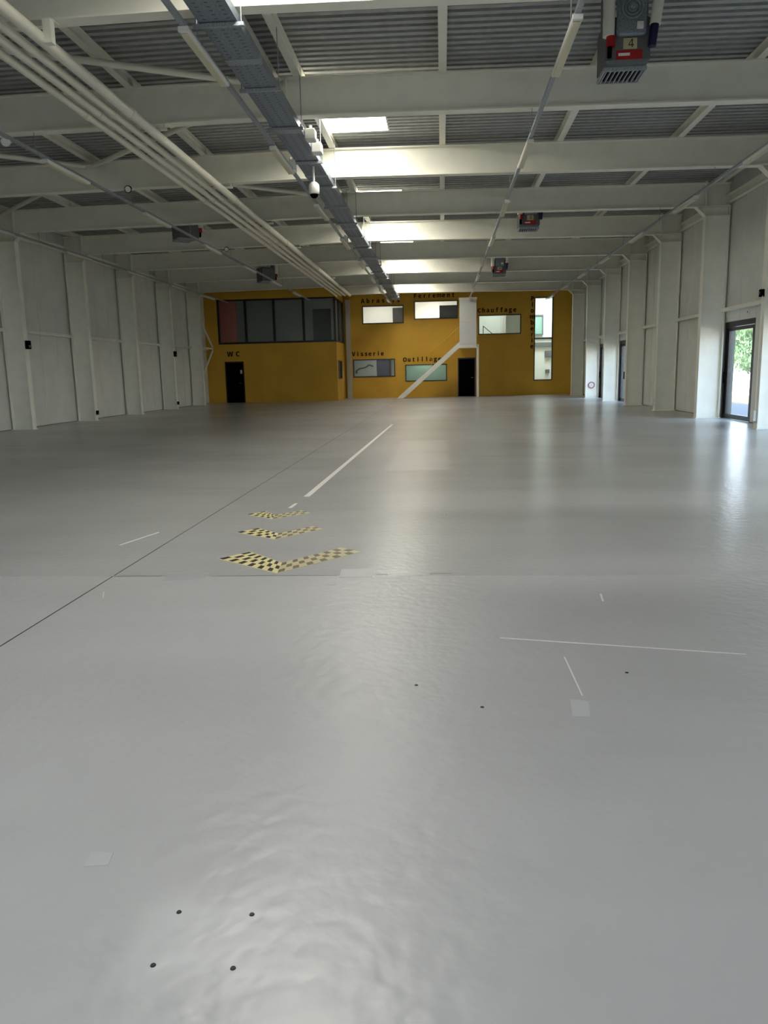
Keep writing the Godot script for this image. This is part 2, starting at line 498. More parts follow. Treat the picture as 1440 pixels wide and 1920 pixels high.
# ------------------------------------------------------------------ side walls
func build_walls() -> void:
	# panel edges follow the frames: four panels to a bay
	var edges := [FRONT, 3.15, 2.1, 1.05, 0.0, -1.35, -2.45, -3.5, -4.55]
	for i in FRAMES.size():
		var a: float = FRAMES[i]
		var b: float = FRAMES[i + 1] if i + 1 < FRAMES.size() else BACK
		var n := 4 if i + 1 < FRAMES.size() else 2
		for k in n:
			edges.append(lerpf(a, b, float(k) / n))
	edges.append(BACK)
	# left wall
	var left := struct("wall_left", "left wall of cream vertical cladding panels")
	box_part("backing", Vector3(WL - 0.3, -0.1, BACK - 0.2), Vector3(WL - 0.07, 6.6, FRONT + 0.2), M.backing, left)
	var cache := {}
	for i in edges.size() - 1:
		var w: float = snappedf(edges[i] - edges[i + 1], 0.001)
		if not cache.has(w):
			var s := st()
			bevel_box(s, Vector3(-0.08, 0.01, -w + 0.008), Vector3(0, 6.3, -0.008), 0.012)
			cache[w] = mesh_of(s)
		put("cladding_panel", cache[w], M.panel, left, Vector3(WL, 0, edges[i]))
	# right wall with glazed doors: [near z, far z]
	var doors := [[-5.6, -9.85], [-11.75, -13.75], [-15.8, -17.9], [-20.0, -22.1], [-32.6, -34.7], [-36.8, -38.9]]
	var right := struct("wall_right", "right wall of cream vertical cladding panels")
	var outer := st()
	var zz := FRONT + 0.2
	for d in doors:
		bx(outer, Vector3(WR + 0.08, -0.1, d[0]), Vector3(WR + 0.3, 6.6, zz))
		bx(outer, Vector3(WR + 0.08, 2.56, d[1]), Vector3(WR + 0.3, 6.6, d[0]))
		zz = d[1]
	bx(outer, Vector3(WR + 0.08, -0.1, BACK - 0.2), Vector3(WR + 0.3, 6.6, zz))
	obj("backing", outer, M.backing, right)
	for i in edges.size() - 1:
		var mid: float = (edges[i] + edges[i + 1]) / 2
		var low := 0.01
		for d in doors:
			if mid < d[0] and mid > d[1]:
				low = 2.56
		var w: float = snappedf(edges[i] - edges[i + 1], 0.001)
		var key := [w, low]
		if not cache.has(key):
			var s := st()
			bevel_box(s, Vector3(0, low, -w + 0.008), Vector3(0.08, 6.3, -0.008), 0.012)
			cache[key] = mesh_of(s)
		put("cladding_panel", cache[key], M.panel, right, Vector3(WR, 0, edges[i]))
	for i in doors.size():
		glazed_door(i + 1, doors[i][0], doors[i][1], 2 if i == 4 else 1)
	# plinths
	var sk := struct("baseboard_right", "black plinth along the foot of the right wall")
	var at := FRONT
	var all := doors.duplicate()
	all.append([BACK, BACK])
	for d in all:
		if at - d[0] > 0.2 and d[0] == BACK:
			box_part("plinth", Vector3(WR - 0.012, 0, d[0]), Vector3(WR, 0.05, at), M.dark, sk)
		at = d[1]
	# wall behind the camera
	var fw := struct("wall_front", "plain wall behind the camera")
	var fs := st()
	wall_with_holes(fs, WL - 0.3, WR + 0.3, -0.1, 6.7, FRONT + 0.25, FRONT, [[-9.0, 3.1, 5.0, 5.2]])
	obj("panelling", fs, M.panel, fw)
	var fd := struct("window_7", "high glazed window band behind the camera")
	fs = st()
	for i in 8:
		var x := -9.0 + i * 2.0
		bx(fs, Vector3(x - 0.05, 3.1, FRONT + 0.06), Vector3(x + 0.05, 5.2, FRONT + 0.14))
	for y in [3.1, 5.12]:
		bx(fs, Vector3(-9.0, y, FRONT + 0.06), Vector3(5.0, y + 0.08, FRONT + 0.14))
	obj("window_frame", fs, M.frame, fd)
	for i in 7:
		box_part("pane", Vector3(-8.95 + i * 2.0, 3.18, FRONT + 0.09), Vector3(-7.05 + i * 2.0, 5.12, FRONT + 0.096), M.glass, fd)

func glazed_door(n: int, z0: float, z1: float, leaves: int) -> void:
	var d := struct("door_%d" % n, "black framed glazed double door in the right wall")
	var s := st()
	var x0 := WR + 0.02
	var x1 := WR + 0.14
	bx(s, Vector3(x0, 0, z0 - 0.09), Vector3(x1, 2.55, z0))
	bx(s, Vector3(x0, 0, z1), Vector3(x1, 2.55, z1 + 0.09))
	bx(s, Vector3(x0, 2.42, z1 + 0.09), Vector3(x1, 2.55, z0 - 0.09))
	obj("door_frame", s, M.frame, d)
	var mid := (z0 + z1) / 2
	var sw := 0.09 if leaves == 2 else 0.16
	for k in leaves:
		var a := z0 - 0.1 if k == 0 else mid - 0.005
		var b := mid + 0.005 if k == 0 and leaves == 2 else z1 + 0.1
		var l := st()
		bx(l, Vector3(x0 + 0.03, 0.01, a - sw), Vector3(x1 - 0.03, 2.41, a))
		bx(l, Vector3(x0 + 0.03, 0.01, b), Vector3(x1 - 0.03, 2.41, b + sw))
		bx(l, Vector3(x0 + 0.03, 0.01, b + sw), Vector3(x1 - 0.03, 0.13, a - sw))
		bx(l, Vector3(x0 + 0.03, 2.32, b + sw), Vector3(x1 - 0.03, 2.41, a - sw))
		var leaf := obj("door_leaf", l, M.frame, d)
		box_part("pane", Vector3(x0 + 0.055, 0.13, b + sw), Vector3(x0 + 0.061, 2.32, a - sw), M.glass, leaf)
		var h := st()
		var hz := b + 0.04 if k == 0 else a - 0.04
		tube(h, Vector3(x0 - 0.03, 0.95, hz), Vector3(x0 - 0.03, 1.25, hz), 0.013, 8)
		tube(h, Vector3(x0 - 0.03, 0.98, hz), Vector3(x0 + 0.04, 0.98, hz), 0.01, 8)
		tube(h, Vector3(x0 - 0.03, 1.22, hz), Vector3(x0 + 0.04, 1.22, hz), 0.01, 8)
		obj("pull_handle", h, M.black, leaf)

# ------------------------------------------------------------------ roof
func ribbed(s: SurfaceTool, x0: float, x1: float, z0: float, z1: float) -> void:
	# trapezoidal sheet whose ribs run along x; z0 is nearer the camera (larger)
	var pitch := 0.195
	var prof := []
	var k := 0
	var z := z0
	while z > z1 + 0.001:
		for e in [[0.0, 0.0], [0.10, 0.0], [0.112, 0.11], [0.183, 0.11]]:
			var q: float = z - e[0]
			if q > z1:
				prof.append(Vector2(q, e[1]))
		z -= pitch
		k += 1
	prof.append(Vector2(z1, 0.0))
	for i in prof.size() - 1:
		var a: Vector2 = prof[i]
		var b: Vector2 = prof[i + 1]
		quad(s, Vector3(x0, deck_y(x0) + a.y, a.x), Vector3(x1, deck_y(x1) + a.y, a.x), Vector3(x1, deck_y(x1) + b.y, b.x), Vector3(x0, deck_y(x0) + b.y, b.x))

func roof_slab(s: SurfaceTool, x0: float, x1: float, z0: float, z1: float) -> void:
	var y0 := deck_y(x0) + 0.115
	var y1 := deck_y(x1) + 0.115
	hexa(s, [Vector3(x0, y0, z0), Vector3(x1, y1, z0), Vector3(x1, y1, z1), Vector3(x0, y0, z1),
		Vector3(x0, y0 + 0.14, z0), Vector3(x1, y1 + 0.14, z0), Vector3(x1, y1 + 0.14, z1), Vector3(x0, y0 + 0.14, z1)])

func build_roof() -> void:
	var c := struct("ceiling", "underside of the ribbed steel roof")
	var zs := [FRONT + 0.4, 3.0, -1.3]
	zs.append_array(FRAMES)
	zs.append(BACK - 0.2)
	var insulation := st()
	var idx := 0
	for i in zs.size() - 1:
		var z0: float = zs[i]
		var z1: float = zs[i + 1]
		var s := st()
		ribbed(s, WL - 0.2, RIDGE, z0, z1)
		obj("deck_sheet", s, M.deck, c)
		roof_slab(insulation, WL - 0.3, RIDGE, z0, z1)
		s = st()
		if i % 2 == 1 and i != 12:      # every second bay has a rooflight beside the ridge
			var xa := -2.28
			var xb := -1.08
			var za := z0 - (0.55 if i != 11 else 2.0)
			var zb := z1 + 0.62
			ribbed(s, RIDGE, xa, z0, z1)
			ribbed(s, xa, xb, z0, za)
			ribbed(s, xa, xb, zb, z1)
			ribbed(s, xb, WR + 0.2, z0, z1)
			obj("deck_sheet", s, M.deck, c)
			roof_slab(insulation, RIDGE, xa, z0, z1)
			roof_slab(insulation, xa, xb, z0, za)
			roof_slab(insulation, xa, xb, zb, z1)
			roof_slab(insulation, xb, WR + 0.3, z0, z1)
			rooflight(xa, xb, za, zb, idx)
			idx += 1
		else:
			ribbed(s, RIDGE, WR + 0.2, z0, z1)
			obj("deck_sheet", s, M.deck, c)
			roof_slab(insulation, RIDGE, WR + 0.3, z0, z1)
	obj("roof_insulation", insulation, M.slab, c)

func rooflight(xa: float, xb: float, za: float, zb: float, i: int) -> void:
	var y := deck_y(xa) - 0.01
	var what: String = ["rooflight behind the camera beside the ridge", "rooflight beside the ridge just ahead of the nearest beam", "bright white rooflight beside the ridge, the only one fully in view",
		"rooflight hidden above the fourth and fifth beams, seen by its glow", "rooflight hidden above the sixth and seventh beams, seen by its glow", "rooflight hidden above the beam nearest the yellow wall", "rooflight"][i]
	var t := thing("rooflight", what, "rooflight", Vector3((xa + xb) / 2, y, (za + zb) / 2), "rooflights along the ridge")
	var hx := (xb - xa) / 2
	var hz := (za - zb) / 2
	var s := st()
	bx(s, Vector3(-hx - 0.03, 0, -hz - 0.03), Vector3(-hx, 0.24, hz + 0.03))
	bx(s, Vector3(hx, 0, -hz - 0.03), Vector3(hx + 0.03, 0.24, hz + 0.03))
	bx(s, Vector3(-hx, 0, hz), Vector3(hx, 0.24, hz + 0.03))
	bx(s, Vector3(-hx, 0, -hz - 0.03), Vector3(hx, 0.24, -hz))
	obj("curb", s, M.white, t)
	s = st()
	bx(s, Vector3(-hx, 0.06, -hz), Vector3(hx, 0.08, hz))
	obj("opal_window_pane", s, M.skypane, t)
	var l := AreaLight3D.new()
	l.name = "rooflight_daylight"
	l.area_size = Vector2(hx * 2 - 0.04, hz * 2 - 0.04)
	l.light_color = Color(1.0, 0.975, 0.925)
	l.light_energy = 5.3
	l.area_range = 80.0
	l.area_attenuation = 2.0
	l.shadow_enabled = true
	t.add_child(l)
	l.position = Vector3(0, 0.04, 0)
	l.rotation = Vector3(-PI / 2, 0, 0)

# ------------------------------------------------------------------ steel frames
func build_frames() -> void:
	var n := FRAMES.size()
	for i in range(1, n):
		var z: float = FRAMES[i]
		var label := "cream steel portal frame, %s" % ["", "nearest beam in view, along the top edge", "second beam, just in front of the bright rooflight", "third beam, brightly lit behind the rooflight",
			"fourth beam, crossing behind the dome camera", "fifth beam, behind the middle heater", "sixth beam counted from the camera", "seventh beam counted from the camera", "last but one before the yellow wall", "last one, touching the yellow wall above the lettering"][i]
		var t := thing("portal_frame", label, "steel frame", Vector3(RIDGE, 0, z), "portal frames spanning the hall")
		var L := WL + 0.05 - RIDGE
		var R := WR - 0.05 - RIDGE
		var s := st()
		if i == n - 1:
			L = -5.42 - RIDGE
		for side in [[L, 0.0], [0.0, R]]:
			var a := Vector2(side[0], beam_y(side[0] + RIDGE))
			var b := Vector2(side[1], beam_y(side[1] + RIDGE))
			slope(s, a, b, 0.022, 0, 0.22)
			slope(s, a + Vector2(0, 0.022), b + Vector2(0, 0.022), 0.556, 0, 0.014)
			slope(s, a + Vector2(0, 0.578), b + Vector2(0, 0.578), 0.022, 0, 0.22)
		obj("rafter", s, M.steel, t)
		s = st()
		bx(s, Vector3(-0.015, beam_y(RIDGE) - 0.01, -0.11), Vector3(0.015, beam_y(RIDGE) + 0.6, 0.11))
		obj("ridge_plate", s, M.steel, t)
		for k in [-1, 1]:
			if i == n - 1 and k < 0:
				continue
			var xo: float = L if k < 0 else R                 # outer flange face
			var xi: float = xo - k * 0.62                     # inner flange face
			var top := beam_y(xo + RIDGE)
			s = st()
			var lo := minf(xi, xi + k * 0.02)
			bx(s, Vector3(lo, 0.02, -0.11), Vector3(lo + 0.02, 5.33, 0.11))
			lo = minf(xo, xo - k * 0.02)
			bx(s, Vector3(lo, 0.02, -0.11), Vector3(lo + 0.02, top, 0.11))
			bx(s, Vector3(minf(xi, xo) + 0.02, 0.02, -0.007), Vector3(maxf(xi, xo) - 0.02, top, 0.007))
			bx(s, Vector3(minf(xi, xo), 5.31, -0.11), Vector3(maxf(xi, xo), 5.33, 0.11))
			bx(s, Vector3(minf(xi, xo) - 0.03, 0, -0.14), Vector3(maxf(xi, xo) + 0.03, 0.02, 0.14))
			obj("column", s, M.steel, t)
			s = st()
			lo = minf(xi, xi - k * 0.03)
			bx(s, Vector3(lo, beam_y(xi + RIDGE) - 0.03, -0.125), Vector3(lo + 0.03, beam_y(xi + RIDGE) + 0.64, 0.125))
			obj("end_plate", s, M.steel, t)
			# corner brace between the column and the underside of the rafter
			s = st()
			var xh: float = xi - k * 0.24
			var a := Vector3(xi, 5.32, 0)
			var b := Vector3(xh, beam_y(xh + RIDGE) + 0.005, 0)
			bar(s, a, b, 0.22, 0.02)
			var p := [Vector2(xi, 5.32), Vector2(xi, beam_y(xi + RIDGE)), Vector2(xh, beam_y(xh + RIDGE))]
			for sg in [1.0, -1.0]:
				var v := []
				for q in p:
					v.append(Vector3(q.x, q.y, 0.007 * sg))
				if sg * k > 0:
					tri(s, v[0], v[2], v[1])
				else:
					tri(s, v[0], v[1], v[2])
			obj("haunch", s, M.steel, t)
	# purlins: continuous rails on top of the rafters
	var px := [-12.4, -10.35, -7.8, -5.2, -2.80, -2.34, 0.05, 2.55, 5.05, 7.35]
	var pl := ["along the left eave", "second from the left eave", "third from the left eave", "left of the four pipes", "left of the ridge above the cable tray", "right of the ridge touching the rooflights", "seen end-on in the middle of the roof", "above the right-hand heaters", "fourth to the right of the ridge", "along the right eave"]
	for i in px.size():
		var x: float = px[i]
		var y := beam_y(x) + 0.6
		var s := st()
		bx(s, Vector3(-0.065, 0, BACK + 0.02), Vector3(0.065, 0.012, FRONT))
		bx(s, Vector3(-0.006, 0.012, BACK + 0.02), Vector3(0.006, 0.155, FRONT))
		bx(s, Vector3(-0.065, 0.155, BACK + 0.02), Vector3(0.065, 0.168, FRONT))
		var t := thing("purlin", "long cream steel purlin under the roof sheets, " + pl[i], "purlin", Vector3(x, y, 0), "roof purlins running the length of the hall")
		obj("rail", s, M.steel, t)
		var cl := st()
		for z in FRAMES:
			bx(cl, Vector3(-0.06, -0.012, z - 0.1), Vector3(0.06, 0.0, z + 0.1))
			bx(cl, Vector3(0.05, 0.0, z + 0.02), Vector3(0.058, 0.14, z + 0.1))
		obj("cleats", cl, M.steel, t).set_meta("kind", "stuff")
	# roof bracing tubes
	var br := [[-9.2, -9.95, -2.85, -13.65, "from the nearest beam towards the cable tray"], [-12.3, -13.85, -7.9, -17.75, "far left, behind the second beam"], [-7.7, -17.75, -2.85, -13.85, "rising right behind the four pipes"], [-12.3, -22.0, -7.9, -18.0, "far left, behind the third beam"], [-7.7, -18.0, -2.85, -22.0, "behind the four pipes and the third beam"]]
	for b in br:
		var s := st()
		var y0 := beam_y(b[0]) + 0.50
		var y1 := beam_y(b[2]) + 0.50
		tube(s, Vector3(0, 0, 0), Vector3(b[2] - b[0], y1 - y0, b[3] - b[1]), 0.052, 14)
		var t := thing("roof_brace", "diagonal cream tube bracing the roof, " + b[4], "brace", Vector3(b[0], y0, b[1]))
		obj("tube", s, M.steel, t)
		for e in [Vector3(0, 0, 0), Vector3(b[2] - b[0], y1 - y0, b[3] - b[1])]:
			s = st()
			bx(s, e + Vector3(-0.12, -0.006, -0.1), e + Vector3(0.12, 0.006, 0.1))
			obj("end_plate", s, M.steel, t)
	# wall rails between the columns, half way up
	for side in [-1, 1]:
		for i in range(3, n):
			var z0: float = FRAMES[i]
			var z1: float = FRAMES[i + 1] if i + 1 < n else BACK
			var x: float = WL if side < 0 else WR
			var t := thing("wall_rail", "horizontal cream rail half way up the %s wall, %s bay from the yellow end" % ["left" if side < 0 else "right", nth(n - 1 - i)], "wall rail", Vector3(x, 2.84, (z0 + z1) / 2), "horizontal rails between the wall columns")
			var s := st()
			var hz := (z0 - z1) / 2 - 0.012
			var a := minf(0.0, -side * 0.13)
			bx(s, Vector3(a, 0.08, -hz), Vector3(a + 0.13, 0.09, hz))
			bx(s, Vector3(a, 0, -hz), Vector3(a + 0.13, 0.01, hz))
			var wx: float = -side * 0.13
			bx(s, Vector3(minf(wx, wx + side * 0.01), 0.01, -hz), Vector3(maxf(wx, wx + side * 0.01), 0.08, hz))
			obj("rail", s, M.steel, t)
	# the braced end bay of the left wall
	var wb := thing("wall_brace", "cream K-shaped tube bracing on the left wall beside the yellow block", "brace", Vector3(-12.3, 0, -38.9))
	for q in [[Vector3(0, 4.75, -0.1), Vector3(0, 3.0, -2.75)], [Vector3(0, 2.9, -0.1), Vector3(0, 2.9, -2.75)], [Vector3(0, 1.1, -0.1), Vector3(0, 2.8, -2.75)]]:
		var s := st()
		tube(s, q[0], q[1], 0.05, 12)
		obj("tube", s, M.steel, wb)
	# eave beams
	for side in [-1, 1]:
		var t := thing("eave_beam", "cream eave beam along the top of the %s wall" % ("left" if side < 0 else "right"), "eave beam", Vector3(WL + 0.03 if side < 0 else WR - 0.03, 5.62, 0))
		var s := st()
		var a := 0.0 if side < 0 else -0.12
		bx(s, Vector3(a, 0.0, BACK + 0.01), Vector3(a + 0.12, 0.012, FRONT))
		bx(s, Vector3(a + (0.0 if side < 0 else 0.11), 0.012, BACK + 0.01), Vector3(a + (0.01 if side < 0 else 0.12), 0.2, FRONT))
		bx(s, Vector3(a, 0.2, BACK + 0.01), Vector3(a + 0.12, 0.212, FRONT))
		obj("rail", s, M.steel, t)

# ------------------------------------------------------------------ yellow end wall
func wall_with_holes(s: SurfaceTool, x0: float, x1: float, y0: float, y1: float, z0: float, z1: float, holes: Array) -> void:
	# solid wall between z0 (front) and z1 with rectangular holes [xa, ya, xb, yb]
	var xs := [x0, x1]
	var ys := [y0, y1]
	for h in holes:
		xs.append_array([h[0], h[2]])
		ys.append_array([h[1], h[3]])
	xs.sort()
	ys.sort()
	for i in xs.size() - 1:
		if xs[i + 1] - xs[i] < 0.0005:
			continue
		var run := -1.0
		for j in ys.size() - 1:
			if ys[j + 1] - ys[j] < 0.0005:
				continue
			var cx: float = (xs[i] + xs[i + 1]) / 2
			var cy: float = (ys[j] + ys[j + 1]) / 2
			var hole := false
			for h in holes:
				if cx > h[0] and cx < h[2] and cy > h[1] and cy < h[3]:
					hole = true
			if not hole:
				bx(s, Vector3(xs[i], ys[j], z1), Vector3(xs[i + 1], ys[j + 1], z0))

func framed_window(n: int, r: Array, z: float, label: String, mullions := []) -> Node3D:
	var w := struct("window_%d" % n, label)
	var s := st()
	var b := 0.055
	bx(s, Vector3(r[0], r[1], z - 0.10), Vector3(r[0] + b, r[3], z + 0.02))
	bx(s, Vector3(r[2] - b, r[1], z - 0.10), Vector3(r[2], r[3], z + 0.02))
	bx(s, Vector3(r[0] + b, r[1], z - 0.10), Vector3(r[2] - b, r[1] + b, z + 0.02))
	bx(s, Vector3(r[0] + b, r[3] - b, z - 0.10), Vector3(r[2] - b, r[3], z + 0.02))
	for m in mullions:
		bx(s, Vector3(r[0] + b, m - 0.03, z - 0.10), Vector3(r[2] - b, m + 0.03, z + 0.02))
	obj("window_frame", s, M.frame, w)
	box_part("pane", Vector3(r[0] + b, r[1] + b, z - 0.05), Vector3(r[2] - b, r[3] - b, z - 0.044), M.glass, w)
	return w

func room_lamp(parent: Node3D, at: Vector3, size: Vector2, energy: float, col: Color) -> void:
	var t := Node3D.new()
	t.name = "ceiling_lamp"
	parent.add_child(t, true)
	t.position = at
	var s := st()
	bx(s, Vector3(-size.x / 2 - 0.03, 0, -size.y / 2 - 0.03), Vector3(size.x / 2 + 0.03, 0.05, size.y / 2 + 0.03))
	obj("housing", s, M.white, t)
	box_part("lamp_diffuser", Vector3(-size.x / 2, -0.006, -size.y / 2), Vector3(size.x / 2, 0.0, size.y / 2), M.lamppane, t)
	var l := AreaLight3D.new()
	l.name = "lamp_light"
	l.area_size = size
	l.light_color = col
	l.light_energy = energy
	l.area_range = 40.0
	l.area_attenuation = 2.0
	l.shadow_enabled = true
	t.add_child(l)
	l.position = Vector3(0, -0.012, 0)
	l.rotation = Vector3(-PI / 2, 0, 0)

func lettering(word: String, label: String, x0: float, y: float, x1: float, z: float, cap: float, vertical := false) -> void:
	var t := thing("wall_lettering", label, "lettering", Vector3(x0, y, z))
	var font := SystemFont.new()
	font.font_names = PackedStringArray(["Droid Sans"])
	font.font_weight = 700
	var n := word.length()
	for i in n:
		var tm := TextMesh.new()
		tm.text = word[i]
		tm.font = font
		tm.font_size = 32
		tm.pixel_size = cap / 21.0
		tm.depth = 0.02
		tm.curve_step = 2.0
		tm.horizontal_alignment = HORIZONTAL_ALIGNMENT_CENTER
		tm.vertical_alignment = VERTICAL_ALIGNMENT_BOTTOM
		var o := put("letter", tm, M.letter, t)
		if vertical:
			o.position = Vector3(0, (x1) * (float(i) / (n - 1)), 0.012)
		else:
			o.position = Vector3((x1 - x0) * (i + 0.5) / n, 0, 0.012)

func build_back_wall() -> void:
	var w1 := [-4.53, 4.20, -2.15, 5.21]
	var w2 := [-1.55, 4.38, 0.93, 5.40]
	var w3 := [2.08, 3.44, 4.49, 4.53]
	var w4 := [-5.13, 1.20, -2.69, 2.22]
	var w5 := [-2.11, 0.90, 0.29, 1.86]
	var tw := [5.22, 0.81, 6.27, 5.42]
	var dr := [0.91, 0.0, 1.92, 2.18]
	var s := st()
	wall_with_holes(s, -6.0, WR + 0.3, 0, 6.5, BACK, BACK - 0.16, [w1, w2, w3, w4, w5, tw, dr])
	var wb := obj("wall_back", s, M.yellow)
	wb.set_meta("kind", "structure")
	wb.set_meta("label", "yellow end wall with office windows")
	s = st()
	bx(s, Vector3(WL - 0.3, 0, BACK - 0.16), Vector3(-6.0, 6.5, BACK))
	obj("block_wall", s, M.yellow, wb)
	framed_window(1, w1, BACK, "upper left office window in the yellow end wall")
	framed_window(2, w2, BACK, "brightest upper office window under the lettering, left of the stair landing")
	framed_window(3, w3, BACK, "upper office window right of the stair landing")
	framed_window(4, w4, BACK, "ground floor office window left of the stair")
	framed_window(5, w5, BACK, "ground floor window crossed by the stair")
	framed_window(6, tw, BACK, "tall narrow window at the right end of the yellow wall", [3.15])
	# door below the landing
	var d := struct("door_11", "black door under the stair landing")
	s = st()
	bx(s, Vector3(dr[0], 0, BACK - 0.12), Vector3(dr[0] + 0.06, 2.18, BACK + 0.015))
	bx(s, Vector3(dr[2] - 0.06, 0, BACK - 0.12), Vector3(dr[2], 2.18, BACK + 0.015))
	bx(s, Vector3(dr[0] + 0.06, 2.11, BACK - 0.12), Vector3(dr[2] - 0.06, 2.18, BACK + 0.015))
	obj("door_frame", s, M.frame, d)
	var lf := box_part("door_leaf", Vector3(dr[0] + 0.06, 0.01, BACK - 0.09), Vector3(dr[2] - 0.06, 2.11, BACK - 0.045), M.black, d)
	s = st()
	tube(s, Vector3(1.78, 1.05, BACK - 0.045), Vector3(1.78, 1.05, BACK + 0.02), 0.012, 8)
	tube(s, Vector3(1.79, 1.05, BACK + 0.02), Vector3(1.66, 1.05, BACK + 0.02), 0.011, 8)
	obj("door_handle", s, M.galv, lf)
	# steel post at the junction with the office block
	var post := thing("wall_post", "pale grey post against the yellow wall beside the office block", "post", Vector3(-5.34, 0, BACK + 0.12))
	s = st()
	bevel_box(s, Vector3(-0.14, 0, -0.11), Vector3(0.14, 5.6, 0.11), 0.012)
	obj("shaft", s, M.postgrey, post)
	s = st()
	bevel_box(s, Vector3(-0.17, 0, -0.115), Vector3(0.17, 0.025, 0.14), 0.005)
	obj("foot_plate", s, M.postgrey, post)
	# rooms behind
	var rz := BACK - 0.16
	var rb := -49.0
	var shell := struct("wall_rooms", "white walls of the rooms behind the yellow wall")
	box_part("rear_wall", Vector3(-5.6, 0, rb - 0.15), Vector3(WR + 0.3, 6.5, rb), M.roomwall, shell)
	for q in [[-5.6, -5.45, 0.0, 6.0], [WR, WR + 0.3, 0.0, 6.0], [-1.95, -1.85, 2.95, 5.95], [1.4, 1.5, 2.95, 5.95], [4.9, 5.0, 2.95, 5.95], [-2.5, -2.4, 0.0, 2.75], [0.57, 0.67, 0.0, 2.75], [4.9, 5.0, 0.0, 2.95]]:
		var pw := struct("partition", "white partition between the rooms behind the yellow wall")
		box_part("panelling", Vector3(q[0], q[2], rb), Vector3(q[1], q[3], rz), M.roomwall, pw)
	var up := struct("floor_upper", "floor of the upper offices behind the yellow wall")
	box_part("mezzanine_slab", Vector3(-5.45, 2.75, rb), Vector3(4.9, 2.95, rz), M.roomwall, up)
	box_part("floor_edge", Vector3(5.0, 2.80, rb), Vector3(WR, 3.05, -48.8), M.grey, up)
	box_part("floor_edge", Vector3(5.0, 3.28, rb), Vector3(WR, 3.36, -48.85), M.grey, up)
	var rc := struct("ceiling_rooms", "white ceiling of the rooms behind the yellow wall")
	box_part("room_ceiling", Vector3(-5.6, 5.95, rb), Vector3(WR + 0.3, 6.1, rz), M.roomwall, rc)
	# what the windows show
	s = st()
	bx(s, Vector3(-3.0, 2.95, -48.99), Vector3(-2.0, 5.35, -48.9))
	tag(obj("room_door", s, M.dark), "dark door inside the upper left office", "door")
	s = st()
	bx(s, Vector3(-0.12, 2.95, -48.99), Vector3(1.35, 5.42, -48.9))
	tag(obj("room_door", s, M.black), "black door inside the brightest upper office", "door")
	s = st()
	bx(s, Vector3(3.62, 2.95, -48.99), Vector3(3.82, 5.95, -47.6))
	tag(obj("room_pillar", s, M.roomwall), "pale wall pier inside the office right of the landing", "pillar")
	var rail := thing("handrail", "thin dark sloping handrail inside the office right of the landing", "handrail", Vector3(2.5, 2.95, -48))
	s = st()
	tube(s, Vector3(0, 1.12, 0), Vector3(0.9, 0.35, 0), 0.022, 8)
	obj("rail", s, M.dark, rail)
	s = st()
	tube(s, Vector3(0.0, 0, 0), Vector3(0, 1.12, 0), 0.022, 8)
	tube(s, Vector3(0.55, 0, 0), Vector3(0.55, 0.65, 0), 0.022, 8)
	obj("baluster", s, M.dark, rail)
	# tall window: an inner window, small fittings
	var iw := thing("inner_window", "grey framed inner window seen through the tall window", "window", Vector3(5.62, 3.5, -48.85))
	s = st()
	for q in [[-0.5, 0, -0.44, 1.2], [0.5, 0, 0.56, 1.2], [-0.44, 0, 0.5, 0.07], [-0.44, 1.13, 0.5, 1.2]]:
		bx(s, Vector3(q[0], q[1], -0.12), Vector3(q[2], q[3], 0.02))
	obj("frame", s, M.grey, iw)
	box_part("pane", Vector3(-0.44, 0.07, -0.08), Vector3(0.5, 1.13, -0.074), M.teal, iw)
	s = st()
	bevel_box(s, Vector3(6.3, 2.15, -48.99), Vector3(6.75, 2.55, -48.8), 0.02)
	tag(obj("wall_cabinet", s, M.grey), "small grey wall cabinet seen low in the tall window", "cabinet")
	s = st()
	bevel_box(s, Vector3(6.35, 1.2, -48.99), Vector3(6.6, 1.42, -48.85), 0.015)
	tag(obj("wall_socket", s, M.grey), "small grey box at the foot of the tall window view", "box")
	# ground floor left: grey room with dark wall emblem and a blue-black doorway
	s = st()
	bx(s, Vector3(-5.44, 0, -48.2), Vector3(-4.0, 2.75, -48.1))
	tag(obj("room_screen", s, M.roomgrey), "grey partition with a dark emblem in the ground floor office", "partition")
	var em := thing("wall_emblem", "dark sweeping emblem on the grey partition in the ground floor office", "emblem", Vector3(-4.75, 1.55, -48.08))
	s = st()
	var pts := [Vector2(-0.55, 0.0), Vector2(-0.3, 0.16), Vector2(0.05, 0.22), Vector2(0.3, 0.38), Vector2(0.55, 0.28)]
	for i in pts.size() - 1:
		bar(s, Vector3(pts[i].x, pts[i].y, 0), Vector3(pts[i + 1].x, pts[i + 1].y, 0), 0.02, 0.08)
	obj("swoosh", s, M.dark, em)
	s = st()
	lathe(s, Vector3(-0.5, -0.06, 0), [Vector2(0.0, -0.07), Vector2(0.06, -0.04), Vector2(0.07, 0.0), Vector2(0.05, 0.05), Vector2(0, 0.07)], 12)
	obj("dot", s, M.dark, em)
	s = st()
	bx(s, Vector3(-4.0, 0, -48.6), Vector3(-3.25, 2.3, -48.5))
	tag(obj("room_door", s, M.blue), "dark blue door inside the ground floor office", "door")
	s = st()
	bx(s, Vector3(-3.25, 0, -48.3), Vector3(-3.13, 2.5, -48.1))
	tag(obj("door_post", s, M.black), "black door post inside the ground floor office", "door post")
	s = st()
	bx(s, Vector3(-2.38, 0, -46.6), Vector3(0.55, 2.7, -46.5))
	tag(obj("frosted_screen", s, M.teal), "pale green screen wall behind the window crossed by the stair", "screen")
	room_lamp(rc, Vector3(-3.7, 5.9, -47.2), Vector2(1.2, 1.2), 2.2, Color(1, 0.99, 0.96))
	room_lamp(rc, Vector3(-0.4, 5.9, -47.2), Vector2(1.2, 1.2), 4.2, Color(1, 0.98, 0.95))
